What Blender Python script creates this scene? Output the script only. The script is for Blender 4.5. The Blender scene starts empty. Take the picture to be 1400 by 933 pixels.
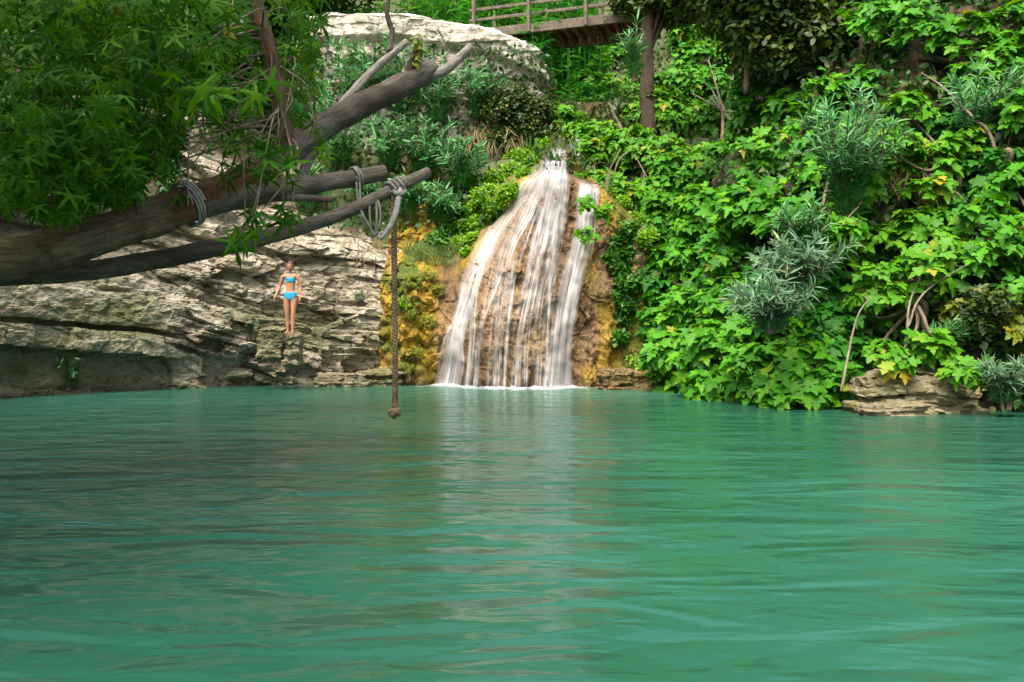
import bpy, bmesh, math, random
import numpy as np
from mathutils import Vector, Matrix

random.seed(7)
RNG = np.random.default_rng(11)
SC = bpy.context.scene
COL = SC.collection
FPX = 1212.0           # focal length of the photograph in its own pixels
CAM_H = 1.2
HOR = 455.0            # row of the horizon in the photograph


def P(px, py, Y):
    return np.array([(px - 700.0) / FPX * Y, Y, CAM_H + (HOR - py) / FPX * Y])


# ------------------------------------------------------------------ noise
def _hash(ix, iy, iz, seed=0):
    h = (ix.astype(np.int64) * 374761393 + iy.astype(np.int64) * 668265263 +
         iz.astype(np.int64) * 1442695041 + seed * 974711) & 0xFFFFFFFF
    h = ((h ^ (h >> 13)) * 1274126177) & 0xFFFFFFFF
    h = ((h ^ (h >> 16)) * 2246822519) & 0xFFFFFFFF
    h = h ^ (h >> 15)
    return h / 4294967295.0


def vnoise(x, y, z=0.0, seed=0):
    x, y, z = np.broadcast_arrays(np.asarray(x, float), np.asarray(y, float), np.asarray(z, float))
    ix, iy, iz = np.floor(x), np.floor(y), np.floor(z)
    fx, fy, fz = x - ix, y - iy, z - iz
    u, v, w = [f * f * f * (f * (f * 6 - 15) + 10) for f in (fx, fy, fz)]
    r = 0
    for a in (0, 1):
        for b in (0, 1):
            for c in (0, 1):
                k = (u if a else 1 - u) * (v if b else 1 - v) * (w if c else 1 - w)
                r = r + k * _hash(ix + a, iy + b, iz + c, seed)
    return r * 2 - 1


def fbm(x, y, z=0.0, oct=4, seed=0, gain=0.5):
    r, a, f = 0, 1.0, 1.0
    for i in range(oct):
        r = r + a * vnoise(np.asarray(x) * f, np.asarray(y) * f, np.asarray(z) * f, seed + i * 17)
        a *= gain
        f *= 2.03
    return r


def worley(x, y, seed=0):
    """cell value, nearest distance and gap to the second nearest"""
    ix, iy = np.floor(x), np.floor(y)
    d1 = np.full(x.shape, 9.0)
    d2 = np.full(x.shape, 9.0)
    val = np.zeros(x.shape)
    zz = np.zeros_like(ix)
    for a in (-1, 0, 1):
        for b in (-1, 0, 1):
            cx, cy = ix + a, iy + b
            px = cx + _hash(cx, cy, zz, seed)
            py = cy + _hash(cx, cy, zz, seed + 5)
            d = np.hypot(px - x, py - y)
            cv = _hash(cx, cy, zz, seed + 9)
            near = d < d1
            d2 = np.where(near, d1, np.minimum(d2, d))
            val = np.where(near, cv, val)
            d1 = np.where(near, d, d1)
    return val, d1, d2 - d1


def facets(x, y, seed, off=1.0, tilt=1.0):
    """broken-rock relief: every cell is a tilted plane of its own"""
    ix, iy = np.floor(x), np.floor(y)
    d1 = np.full(x.shape, 9.0); d2 = np.full(x.shape, 9.0)
    r = np.zeros(x.shape)
    zz = np.zeros_like(ix)
    for a in (-1, 0, 1):
        for b in (-1, 0, 1):
            cx, cy = ix + a, iy + b
            px = cx + _hash(cx, cy, zz, seed); py = cy + _hash(cx, cy, zz, seed + 5)
            d = np.maximum(np.abs(px - x), np.abs(py - y)) * .6 + np.hypot(px - x, py - y) * .5
            v = off * (_hash(cx, cy, zz, seed + 9) - .5) + tilt * ((x - px) * (_hash(cx, cy, zz, seed + 13) - .5) + (y - py) * (_hash(cx, cy, zz, seed + 21) - .35))
            near = d < d1
            d2 = np.where(near, d1, np.minimum(d2, d))
            r = np.where(near, v, r)
            d1 = np.where(near, d, d1)
    return r, d2 - d1


def sstep(a, b, x):
    t = np.clip((x - a) / (b - a), 0, 1)
    return t * t * (3 - 2 * t)


# ------------------------------------------------------------------ meshes
def mesh_obj(name, V, F, mats=None, parent=None, attrs=None, smooth=True, uv=None, fmat=None):
    """V (n,3); F array (m,k) or list of such arrays."""
    V = np.asarray(V, dtype=np.float32).reshape(-1, 3)
    Fs = F if isinstance(F, list) else [F]
    Fs = [np.asarray(f, dtype=np.int32) for f in Fs if len(f)]
    me = bpy.data.meshes.new(name)
    me.vertices.add(len(V))
    me.vertices.foreach_set('co', V.ravel())
    idx = np.concatenate([f.ravel() for f in Fs])
    tot = np.concatenate([np.full(len(f), f.shape[1], np.int32) for f in Fs])
    st = np.concatenate([[0], np.cumsum(tot)[:-1]]).astype(np.int32)
    me.loops.add(len(idx))
    me.loops.foreach_set('vertex_index', idx)
    me.polygons.add(len(tot))
    me.polygons.foreach_set('loop_start', st)
    if fmat is not None:
        me.polygons.foreach_set('material_index', np.asarray(fmat, np.int32))
    me.update(calc_edges=True)
    me.polygons.foreach_set('use_smooth', np.full(len(tot), smooth, bool))
    if attrs:
        for k, a in attrs.items():
            at = me.attributes.new(k, 'FLOAT', 'POINT')
            at.data.foreach_set('value', np.asarray(a, np.float32).ravel())
    if uv is not None:
        ul = me.uv_layers.new(name='UVMap')
        ul.data.foreach_set('uv', np.asarray(uv, np.float32)[idx].ravel())
    for m in (mats if isinstance(mats, (list, tuple)) else [mats]):
        if m is not None:
            me.materials.append(m)
    o = bpy.data.objects.new(name, me)
    COL.objects.link(o)
    if parent is not None:
        o.parent = parent
        o.matrix_parent_inverse = Matrix.Translation(parent.location).inverted()
    return o


def tag(o, label=None, cat=None, group=None, kind=None):
    if label:
        o['label'] = label
    if cat:
        o['category'] = cat
    if group:
        o['group'] = group
    if kind:
        o['kind'] = kind
    return o


def empty(name, loc, label, cat, group=None, kind=None):
    o = bpy.data.objects.new(name, None)
    o.location = tuple(loc)
    o.empty_display_size = 0.2
    COL.objects.link(o)
    return tag(o, label, cat, group, kind)


def grid_faces(nu, nv):
    i = np.arange(nu - 1)[:, None] * nv + np.arange(nv - 1)[None, :]
    i = i.ravel()
    return np.stack([i, i + nv, i + nv + 1, i + 1], 1)


def smooth_path(pts, n):
    """Catmull-Rom resample of a (k,d) list to n points"""
    p = np.asarray(pts, float)
    if len(p) == 2:
        t = np.linspace(0, 1, n)[:, None]
        return p[0] * (1 - t) + p[1] * t
    q = np.vstack([2 * p[0] - p[1], p, 2 * p[-1] - p[-2]])
    seg = len(p) - 1
    out = []
    for t in np.linspace(0, seg, n):
        i = min(int(t), seg - 1)
        f = t - i
        a, b, c, d = q[i], q[i + 1], q[i + 2], q[i + 3]
        out.append(0.5 * ((2 * b) + (c - a) * f + (2 * a - 5 * b + 4 * c - d) * f * f + (3 * b - a - 3 * c + d) * f ** 3))
    return np.array(out)


class Geo:
    """gathers pieces into one mesh"""
    def __init__(self):
        self.V, self.F3, self.F4, self.n = [], [], [], 0
        self.M3, self.M4, self.A = [], [], []

    def add(self, V, F, m=0, A=None):
        V = np.asarray(V, float).reshape(-1, 3)
        self.A.append(V if A is None else np.asarray(A, float).reshape(-1, 3))
        F = np.asarray(F, int)
        if len(F):
            if F.shape[1] == 3:
                self.F3.append(F + self.n); self.M3.append(np.full(len(F), m))
            else:
                self.F4.append(F + self.n); self.M4.append(np.full(len(F), m))
        self.V.append(V)
        self.n += len(V)

    def tube(self, pts, rad, sides=8, n=None, bark=0.0, seed=0, cap=True, capm=0, freq=6.0):
        pts = np.asarray(pts, float)
        n = n or max(4, len(pts) * 4)
        rad = np.asarray(rad, float)
        if rad.ndim == 0:
            rad = np.full(len(pts), float(rad))
        c = smooth_path(pts, n)
        r = np.interp(np.linspace(0, 1, n), np.linspace(0, 1, len(rad)), rad)
        T = np.gradient(c, axis=0)
        T /= np.linalg.norm(T, axis=1)[:, None] + 1e-9
        up = np.array([0, 0, 1.0]) if abs(T[0, 2]) < 0.9 else np.array([1.0, 0, 0])
        A = np.cross(T[0], up); A /= np.linalg.norm(A)
        As = [A]
        for i in range(1, n):
            A = As[-1] - T[i] * np.dot(As[-1], T[i])
            A /= np.linalg.norm(A) + 1e-9
            As.append(A)
        As = np.array(As)
        Bs = np.cross(T, As)
        th = np.linspace(0, 2 * math.pi, sides, endpoint=False)
        ring = As[:, None] * np.cos(th)[None, :, None] + Bs[:, None] * np.sin(th)[None, :, None]
        R = np.repeat(r[:, None], sides, 1)
        if bark:
            L = np.concatenate([[0], np.cumsum(np.linalg.norm(np.diff(c, axis=0), axis=1))])
            cx, cy = np.cos(th)[None], np.sin(th)[None]
            nz = fbm(cx * 1.6 + seed, cy * 1.6, L[:, None] * 1.4 / max(r.max(), .02) * 0.35, 4, seed)
            nz2 = fbm(cx * freq + seed, cy * freq, L[:, None] * 3.0, 2, seed + 3)
            R = R * (1 + bark * nz + bark * 0.35 * nz2)
        V = c[:, None] + ring * R[..., None]
        i = np.arange(n - 1)[:, None] * sides
        j = np.arange(sides)[None]
        k = (np.arange(sides) + 1) % sides
        F = np.stack([i + j, i + k[None], i + sides + k[None], i + sides + j], -1).reshape(-1, 4)
        LL = np.concatenate([[0], np.cumsum(np.linalg.norm(np.diff(c, axis=0), axis=1))])
        A = np.stack([r[:, None] * np.cos(th)[None], r[:, None] * np.sin(th)[None], np.repeat(LL[:, None], sides, 1)], -1)
        self.add(V, F, 0, A)
        if cap:
            base = self.n - n * sides
            for e, ci in ((0, c[0]), (n - 1, c[-1])):
                self.add([ci], np.zeros((0, 3), int))
                ctr = self.n - 1
                rr = base + e * sides + np.arange(sides)
                f = np.stack([rr, np.roll(rr, -1), np.full(sides, ctr)], 1)
                if e == 0:
                    f = f[:, ::-1]
                self.F3.append(f); self.M3.append(np.full(len(f), capm))
        return c

    def box(self, c, u, v, w, m=0):
        """centre and three half-axis vectors"""
        c, u, v, w = [np.asarray(a, float) for a in (c, u, v, w)]
        V = [c + a * u + b * v + d * w for a in (-1, 1) for b in (-1, 1) for d in (-1, 1)]
        F = [[0, 1, 3, 2], [4, 6, 7, 5], [0, 4, 5, 1], [2, 3, 7, 6], [0, 2, 6, 4], [1, 5, 7, 3]]
        self.add(V, F, m)

    def build(self, name, mats, parent=None, smooth=True):
        F, M = [], []
        if self.F3:
            F.append(np.concatenate(self.F3)); M.append(np.concatenate(self.M3))
        if self.F4:
            F.append(np.concatenate(self.F4)); M.append(np.concatenate(self.M4))
        o = mesh_obj(name, np.concatenate(self.V), F, mats, parent, smooth=smooth, fmat=np.concatenate(M))
        at = o.data.attributes.new('grain', 'FLOAT_VECTOR', 'POINT')
        at.data.foreach_set('vector', np.concatenate(self.A).astype(np.float32).ravel())
        return o


def nrm(a):
    a = np.asarray(a, float)
    return a / (np.linalg.norm(a, axis=-1, keepdims=True) + 1e-9)


# ------------------------------------------------------------------ leaves
def half_leaf(outline, mids, fold=0.18, droop=0.25):
    """outline: right half from base to tip as (x,y); mids: y of midrib points; faces fan to the nearest midrib point"""
    V = [(0, y, -droop * y * y) for y in mids]
    F = []
    for sgn in (1, -1):
        st = len(V)
        for x, y in outline:
            V.append((sgn * x, y, fold * abs(x) - droop * y * y - 0.18 * abs(x) ** 2))
        near = [int(np.argmin([abs(y - m) + (0.15 if m > y + .2 else 0) for m in mids])) for x, y in outline]
        near = [max(near[:i + 1]) for i in range(len(near))]
        for i in range(len(outline) - 1):
            a, b = st + i, st + i + 1
            tri = [near[i], a, b]
            F.append(tri if sgn > 0 else tri[::-1])
            if near[i + 1] != near[i]:
                tri = [near[i], b, near[i + 1]]
                F.append(tri if sgn > 0 else tri[::-1])
    return np.array(V, float), np.array(F, int)


FIG = half_leaf([(0.015, 0.0), (0.12, -0.06), (0.30, -0.05), (0.43, 0.10), (0.39, 0.22), (0.31, 0.31),
                 (0.40, 0.44), (0.54, 0.62), (0.42, 0.69), (0.31, 0.66), (0.25, 0.64), (0.24, 0.80), (0.12, 0.98), (0.0, 1.10)],
                [0.0, 0.22, 0.5, 0.8, 1.10], .30, .35)
SIMPLE = half_leaf([(0.01, 0), (0.24, 0.22), (0.30, 0.45), (0.18, 0.75), (0, 1.0)], [0, 0.35, 0.7, 1.0], 0.2, 0.2)
LANCE = (np.array([(0, 0, 0), (0.075, 0.35, .02), (0, 0.4, -0.03), (-0.075, 0.35, .02), (0.05, 0.75, -.04), (0, 0.75, -.08), (-0.05, 0.75, -.04), (0, 1, -.16)]),
         np.array([(0, 1, 2), (0, 2, 3), (1, 4, 5), (1, 5, 2), (2, 5, 6), (2, 6, 3), (4, 7, 5), (5, 7, 6)]))
TINY = (np.array([(0, 0, 0), (0.36, 0.45, .05), (0, 1, -.05), (-0.36, 0.45, .05)]), np.array([(0, 1, 2), (0, 2, 3)]))
BLADE = (np.array([(-.02, 0, 0), (.02, 0, 0), (-.016, .5, -.05), (.016, .5, -.05), (0, 1, -.3)]), np.array([(0, 1, 3), (0, 3, 2), (2, 3, 4)]))


def plane_leaf():
    V = [(0, 0.12, 0.03), (0, 0, 0)]
    angs = [-118, -62, 0, 62, 118]
    lens = [0.60, 0.88, 1.0, 0.88, 0.60]
    F = []
    hub = np.array([0, 0.12])
    n = len(angs)
    notch = []
    na = [-165] + [(angs[i] + angs[i + 1]) / 2 for i in range(n - 1)] + [165]
    nr = [0.10, 0.17, 0.20, 0.20, 0.17, 0.10]
    for a, r in zip(na, nr):
        t = math.radians(a)
        V.append((hub[0] + r * math.sin(t), hub[1] + r * math.cos(t), 0.02))
        notch.append(len(V) - 1)
    for i in range(n):
        t = math.radians(angs[i])
        L = lens[i]
        d = np.array([math.sin(t), math.cos(t)]); s = np.array([d[1], -d[0]])
        def pt(f, w):
            q = hub + d * L * f + s * w * L
            return (q[0], q[1], -0.30 * (f * L) ** 2 + (0.0 if w else 0.03))
        k = len(V)
        V += [pt(.42, -.078), pt(.45, 0), pt(.42, .078), pt(.62, -.12), pt(.68, 0), pt(.62, .12), pt(1.12, 0)]
        A, B = notch[i], notch[i + 1]
        F += [(0, k + 1, A), (A, k + 1, k), (0, B, k + 1), (B, k + 2, k + 1), (k, k + 1, k + 4), (k, k + 4, k + 3),
              (k + 1, k + 2, k + 5), (k + 1, k + 5, k + 4), (k + 3, k + 4, k + 6), (k + 4, k + 5, k + 6)]
    F += [(0, notch[0], 1), (0, 1, notch[-1])]
    return np.array(V, float), np.array(F, int)


PLANE = plane_leaf()


def leaves(name, tmpl, pos, d, n, sc, mat, parent=None, curl=None):
    tv, tf = tmpl
    pos, d, n = np.asarray(pos), nrm(d), np.asarray(n)
    x = nrm(np.cross(d, n))
    n = np.cross(x, d)
    sc = np.broadcast_to(np.asarray(sc, float), (len(pos),))
    c = RNG.uniform(0.2, 1.8, len(pos)) if curl is None else np.full(len(pos), curl)
    w = RNG.uniform(0.8, 1.12, len(pos))
    V = pos[:, None] + sc[:, None, None] * (tv[None, :, 0:1] * (x * w[:, None])[:, None] + tv[None, :, 1:2] * d[:, None]
                                           + tv[None, :, 2:3] * (n * c[:, None])[:, None])
    F = tf[None] + (np.arange(len(pos)) * len(tv))[:, None, None]
    return mesh_obj(name, V.reshape(-1, 3), F.reshape(-1, 3), mat, parent, smooth=True)


def rand_dirs(n):
    return nrm(RNG.normal(size=(n, 3)))
# ------------------------------------------------------------------ materials
def new_mat(name):
    m = bpy.data.materials.new(name)
    m.use_nodes = True
    nt = m.node_tree
    b = nt.nodes['Principled BSDF']
    return m, nt, b


def nd(nt, t, **kw):
    n = nt.nodes.new(t)
    for k, v in kw.items():
        if k in n.inputs.keys():
            n.inputs[k].default_value = v
        else:
            setattr(n, k, v)
    return n


def ramp(nt, fac, stops, interp='LINEAR'):
    r = nt.nodes.new('ShaderNodeValToRGB')
    r.color_ramp.interpolation = interp
    e = r.color_ramp.elements
    while len(e) > 1:
        e.remove(e[0])
    e[0].position = stops[0][0]; e[0].color = (*stops[0][1], 1)
    for p, c in stops[1:]:
        k = e.new(p); k.color = (*c, 1)
    nt.links.new(fac, r.inputs['Fac'])
    return r.outputs['Color']


def mapping(nt, scale=(1, 1, 1), out='Object'):
    tc = nt.nodes.new('ShaderNodeTexCoord')
    mp = nt.nodes.new('ShaderNodeMapping')
    mp.inputs['Scale'].default_value = scale
    nt.links.new(tc.outputs[out], mp.inputs['Vector'])
    return mp.outputs['Vector']


def noise(nt, vec, scale, detail=6, rough=0.6, dist=0.0):
    n = nd(nt, 'ShaderNodeTexNoise', Scale=scale, Detail=detail, Roughness=rough, Distortion=dist)
    nt.links.new(vec, n.inputs['Vector'])
    return n.outputs['Fac']


def mixc(nt, fac, a, b, mode='MIX'):
    m = nt.nodes.new('ShaderNodeMix')
    m.data_type = 'RGBA'; m.blend_type = mode
    for s, v in ((0, fac), (6, a), (7, b)):
        if hasattr(v, 'links'):
            nt.links.new(v, m.inputs[s])
        elif s == 0:
            m.inputs[0].default_value = v
        else:
            m.inputs[s].default_value = (*v, 1)
    return m.outputs[2]


def math_(nt, op, a, b=0.0, clamp=False):
    m = nt.nodes.new('ShaderNodeMath'); m.operation = op; m.use_clamp = clamp
    for i, v in enumerate((a, b)):
        if hasattr(v, 'links'):
            nt.links.new(v, m.inputs[i])
        else:
            m.inputs[i].default_value = v
    return m.outputs[0]


def attr(nt, name):
    a = nt.nodes.new('ShaderNodeAttribute'); a.attribute_name = name
    return a.outputs['Fac']


def bump(nt, b, h, strength=0.5, dist=0.02):
    n = nd(nt, 'ShaderNodeBump', Strength=strength, Distance=dist)
    nt.links.new(h, n.inputs['Height'])
    nt.links.new(n.outputs[0], b.inputs['Normal'])
    return n


def leaf_mat(name, stops, rough=0.45, trans=0.3, spec=0.4):
    m, nt, b = new_mat(name)
    g = nt.nodes.new('ShaderNodeNewGeometry')
    c = ramp(nt, g.outputs['Random Per Island'], stops)
    v = noise(nt, mapping(nt), 9.0, 3)
    c2 = mixc(nt, math_(nt, 'MULTIPLY', v, 0.55), c, tuple(x * 0.45 for x in stops[len(stops) // 2][1]))
    nt.links.new(c2, b.inputs['Base Color'])
    b.inputs['Roughness'].default_value = rough
    b.inputs['Specular IOR Level'].default_value = spec
    t = nt.nodes.new('ShaderNodeBsdfTranslucent')
    hs = nd(nt, 'ShaderNodeHueSaturation', Hue=0.485, Saturation=1.1, Value=1.25)
    nt.links.new(c2, hs.inputs['Color'])
    nt.links.new(hs.outputs[0], t.inputs['Color'])
    mx = nt.nodes.new('ShaderNodeMixShader'); mx.inputs[0].default_value = trans
    nt.links.new(b.outputs[0], mx.inputs[1]); nt.links.new(t.outputs[0], mx.inputs[2])
    nt.links.new(mx.outputs[0], nt.nodes['Material Output'].inputs['Surface'])
    return m


M = {}
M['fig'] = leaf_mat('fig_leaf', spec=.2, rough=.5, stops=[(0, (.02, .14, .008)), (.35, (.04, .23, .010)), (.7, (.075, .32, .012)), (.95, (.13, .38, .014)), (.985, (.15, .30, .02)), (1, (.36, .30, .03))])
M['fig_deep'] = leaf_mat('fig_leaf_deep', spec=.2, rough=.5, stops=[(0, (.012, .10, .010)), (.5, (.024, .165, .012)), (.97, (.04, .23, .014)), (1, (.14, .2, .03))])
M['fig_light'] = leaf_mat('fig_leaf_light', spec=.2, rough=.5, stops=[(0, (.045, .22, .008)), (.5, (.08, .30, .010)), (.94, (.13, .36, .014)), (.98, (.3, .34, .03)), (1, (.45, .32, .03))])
M['plane'] = leaf_mat('plane_leaf', [(0, (.012, .07, .005)), (.4, (.026, .12, .006)), (.8, (.06, .20, .008)), (.97, (.12, .28, .010)), (1, (.22, .16, .02))], trans=.45, rough=.6, spec=.12)
M['oleander'] = leaf_mat('oleander_leaf', [(0, (.03, .17, .038)), (.5, (.06, .27, .065)), (.9, (.11, .35, .10)), (1, (.16, .2, .06))], rough=.38, trans=.15)
M['oleander_grey'] = leaf_mat('oleander_leaf_grey', [(0, (.05, .155, .065)), (.5, (.09, .225, .10)), (.9, (.14, .285, .145)), (1, (.3, .27, .13))], rough=.38, trans=.12)
M['oleander_lit'] = leaf_mat('oleander_leaf_lit', [(0, (.03, .22, .055)), (.5, (.06, .33, .075)), (.95, (.12, .42, .11)), (1, (.2, .3, .06))], rough=.38, trans=.25)  # lighter oleander copy for lit bushes, sunlight put into the colour
M['fern'] = leaf_mat('maidenhair', [(0, (.08, .28, .006)), (.5, (.17, .42, .008)), (1, (.30, .50, .010))], trans=.35)
M['fern_dark'] = leaf_mat('fern_dark', [(0, (.02, .11, .01)), (.6, (.05, .22, .012)), (1, (.10, .28, .016))], trans=.25)
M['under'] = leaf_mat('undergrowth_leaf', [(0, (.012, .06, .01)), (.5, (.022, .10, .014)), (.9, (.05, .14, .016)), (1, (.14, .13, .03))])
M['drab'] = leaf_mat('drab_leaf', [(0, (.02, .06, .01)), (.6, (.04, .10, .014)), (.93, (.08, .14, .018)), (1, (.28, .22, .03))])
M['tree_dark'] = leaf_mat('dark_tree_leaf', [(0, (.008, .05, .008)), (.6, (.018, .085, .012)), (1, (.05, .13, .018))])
M['yellowgreen'] = leaf_mat('yellow_green_leaf', [(0, (.10, .17, .012)), (.6, (.19, .26, .015)), (1, (.34, .30, .02))])
M['reed'] = leaf_mat('reed_leaf', [(0, (.03, .22, .03)), (.5, (.06, .32, .045)), (1, (.14, .40, .05))], trans=.4)
M['straw'] = leaf_mat('dry_straw', [(0, (.16, .12, .05)), (.6, (.26, .2, .09)), (1, (.4, .33, .16))], rough=.7, trans=.15)
M['grass'] = leaf_mat('grass_blade', [(0, (.05, .12, .015)), (.6, (.10, .2, .03)), (1, (.24, .27, .07))], trans=.3)
M['fern_edge'] = M['fern_dark']


def bark_mat(name, c1, c2, c3=None, scale=(3, 3, 3), rough=.85, stretch=9):
    m, nt, b = new_mat(name)
    v = mapping(nt, scale)
    n1 = noise(nt, v, 1.6, 8, .65)
    ga = nt.nodes.new('ShaderNodeAttribute'); ga.attribute_name = 'grain'
    gm = nt.nodes.new('ShaderNodeMapping'); gm.inputs['Scale'].default_value = (2.2, 2.2, .38)
    nt.links.new(ga.outputs['Vector'], gm.inputs['Vector'])
    n2 = noise(nt, gm.outputs[0], stretch * 1.6, 6, .72, .6)
    c = ramp(nt, n1, [(.3, c1), (.7, c2)])
    if c3:
        c = mixc(nt, ramp(nt, noise(nt, v, .45, 5, .6), [(.45, (0, 0, 0)), (.62, (1, 1, 1))]), c, c3)
    c = mixc(nt, math_(nt, 'MULTIPLY', ramp(nt, n2, [(.42, (1, 1, 1)), (.55, (0, 0, 0))]), .55), c, tuple(x * .35 for x in c1))
    nt.links.new(c, b.inputs['Base Color'])
    b.inputs['Roughness'].default_value = rough
    b.inputs['Specular IOR Level'].default_value = .2
    bump(nt, b, math_(nt, 'ADD', n2, math_(nt, 'MULTIPLY', n1, .7)), .9, .045)
    return m


M['bark'] = bark_mat('plane_bark', (.14, .105, .063), (.31, .25, .16), (.16, .07, .036))
M['deadwood'] = bark_mat('dead_wood', (.115, .10, .08), (.235, .21, .17), (.085, .07, .055), scale=(2, 2, 5))
M['palewood'] = bark_mat('pale_wood', (.24, .22, .19), (.42, .40, .36), None, scale=(3, 3, 3))
M['cutwood'] = bark_mat('cut_wood', (.30, .24, .16), (.42, .35, .25), None, scale=(5, 5, 5))
M['twig'] = bark_mat('twig', (.14, .11, .075), (.30, .25, .18), None, scale=(4, 4, 4))
M['twig_pale'] = bark_mat('twig_pale', (.21, .18, .135), (.36, .32, .26), None, scale=(4, 4, 4))
M['trunk'] = bark_mat('brown_bark', (.05, .037, .025), (.12, .09, .06), None, scale=(4, 4, 1.2))
M['timber'] = bark_mat('grey_timber', (.13, .11, .08), (.25, .215, .165), None, scale=(1, 6, 6))
M['redtimber'] = bark_mat('red_timber', (.17, .06, .028), (.30, .11, .05), None, scale=(6, 1, 6))
M['rope'] = bark_mat('rope_fibre', (.16, .115, .065), (.36, .28, .17), None, scale=(30, 30, 30), stretch=3)
M['cord'] = bark_mat('pale_cord', (.38, .38, .37), (.55, .55, .53), None, scale=(20, 20, 20), stretch=3)
M['cord_grey'] = bark_mat('grey_cord', (.20, .21, .18), (.33, .34, .3), None, scale=(20, 20, 20), stretch=3)


def rock_mat(name, stops, stain, moss=(.11, .125, .035), ochre=(.42, .22, .03), zs=3.0, soil_shade=(.07, .055, .03), rough=.85, bumps=.6, bscale=7):
    m, nt, b = new_mat(name)
    v = mapping(nt, (1, 1, zs))
    n1 = noise(nt, v, .55, 8, .62, .4)
    n2 = noise(nt, v, 2.6, 8, .7)
    n3 = noise(nt, mapping(nt, (1, 1, zs * .7)), 11, 5, .7)
    c = ramp(nt, n1, stops)
    c = mixc(nt, math_(nt, 'MULTIPLY', ramp(nt, n2, [(.34, (1, 1, 1)), (.56, (0, 0, 0))]), .6), c, stain)
    c = mixc(nt, math_(nt, 'MULTIPLY', ramp(nt, n3, [(.36, (1, 1, 1)), (.47, (0, 0, 0))]), .6), c, tuple(x * .45 for x in stain))
    c = mixc(nt, math_(nt, 'MULTIPLY', attr(nt, 'crack'), .6, True), c, tuple(x * .25 for x in stain))
    for at, col in (('ochre', ochre), ('moss', moss), ('soil_shade', soil_shade)):
        f = math_(nt, 'MULTIPLY', attr(nt, at), math_(nt, 'ADD', math_(nt, 'MULTIPLY', n2, 1.6), .25), True)
        col2 = mixc(nt, n3, tuple(x * .6 for x in col), tuple(x * 1.3 for x in col))
        c = mixc(nt, f, c, col2)
    wet = attr(nt, 'wet')
    c = mixc(nt, math_(nt, 'MULTIPLY', wet, .75), c, (.035, .03, .015))
    nt.links.new(c, b.inputs['Base Color'])
    r = math_(nt, 'SUBTRACT', rough, math_(nt, 'MULTIPLY', wet, .55))
    nt.links.new(r, b.inputs['Roughness'])
    b.inputs['Specular IOR Level'].default_value = .25
    nb = noise(nt, v, bscale, 8, .72)
    bump(nt, b, math_(nt, 'ADD', nb, math_(nt, 'MULTIPLY', n3, .6)), bumps, .06)
    return m


M['cliff'] = rock_mat('limestone_cliff', [(.30, (.26, .225, .14)), (.44, (.40, .36, .26)), (.57, (.53, .49, .39)), (.70, (.64, .60, .51))], (.15, .135, .09), ochre=(.26, .18, .03), bumps=.9, bscale=9)
M['white_rock'] = rock_mat('pale_limestone', [(.3, (.50, .46, .38)), (.5, (.64, .60, .52)), (.7, (.72, .69, .62))], (.36, .31, .22), bumps=.6, bscale=9)
M['travertine'] = rock_mat('travertine', [(.32, (.16, .095, .045)), (.5, (.27, .17, .08)), (.68, (.39, .28, .155))], (.10, .058, .026), ochre=(.38, .25, .03), moss=(.075, .11, .012), zs=.6, rough=.6, bumps=1.0, bscale=10)
M['bank'] = rock_mat('bank_soil', [(.3, (.05, .038, .02)), (.5, (.10, .078, .045)), (.7, (.16, .125, .08))], (.05, .04, .022), zs=1)
M['ledge'] = rock_mat('ledge_rock', [(.3, (.13, .115, .065)), (.5, (.22, .20, .12)), (.7, (.33, .30, .20))], (.14, .12, .07), zs=3)


def simple(name, col, rough=.6, n=None):
    m, nt, b = new_mat(name)
    v = noise(nt, mapping(nt), n or 14, 4)
    c = mixc(nt, v, tuple(x * .85 for x in col), tuple(min(1, x * 1.15) for x in col))
    nt.links.new(c, b.inputs['Base Color'])
    b.inputs['Roughness'].default_value = rough
    return m


M['skin'] = simple('skin', (.46, .225, .125), .55)
M['hair'] = simple('hair', (.075, .042, .022), .6)
M['bikini'] = simple('blue_cloth', (.01, .30, .55), .7)
M['eye'] = simple('eye_dark', (.03, .02, .02), .3)
M['lip'] = simple('lip', (.42, .14, .1), .5)
M['ground'] = simple('pool_bed', (.16, .14, .09), .9, 2)
M['hill'] = simple('hillside_soil', (.07, .085, .03), .95, 3)

# milky turquoise water
m, nt, b = new_mat('pool_water')
v = mapping(nt)
big = noise(nt, v, .16, 3, .5)
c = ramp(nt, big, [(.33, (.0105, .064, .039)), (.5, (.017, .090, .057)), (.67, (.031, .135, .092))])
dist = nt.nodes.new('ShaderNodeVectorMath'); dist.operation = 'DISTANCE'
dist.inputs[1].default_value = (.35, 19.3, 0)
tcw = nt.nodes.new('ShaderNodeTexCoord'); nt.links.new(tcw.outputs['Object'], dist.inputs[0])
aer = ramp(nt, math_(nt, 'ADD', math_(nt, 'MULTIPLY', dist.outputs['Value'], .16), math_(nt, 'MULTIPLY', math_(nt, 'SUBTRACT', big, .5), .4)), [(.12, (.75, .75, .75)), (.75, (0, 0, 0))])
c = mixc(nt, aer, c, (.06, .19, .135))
nt.links.new(c, b.inputs['Base Color'])
b.inputs['Roughness'].default_value = .16
b.inputs['IOR'].default_value = 1.33
b.inputs['Specular IOR Level'].default_value = .5
tc = nt.nodes.new('ShaderNodeTexCoord')
def wmap(sc, rot=0.0):
    mp = nt.nodes.new('ShaderNodeMapping')
    mp.inputs['Scale'].default_value = sc
    mp.inputs['Rotation'].default_value = (0, 0, rot)
    nt.links.new(tc.outputs['Object'], mp.inputs['Vector'])
    return mp.outputs['Vector']
h1 = noise(nt, wmap((.8, 1.9, 1), .12), .9, 2, .4, .9)
h2 = noise(nt, wmap((1.1, 2.6, 1), -.2), 2.4, 2, .4, .6)
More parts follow.
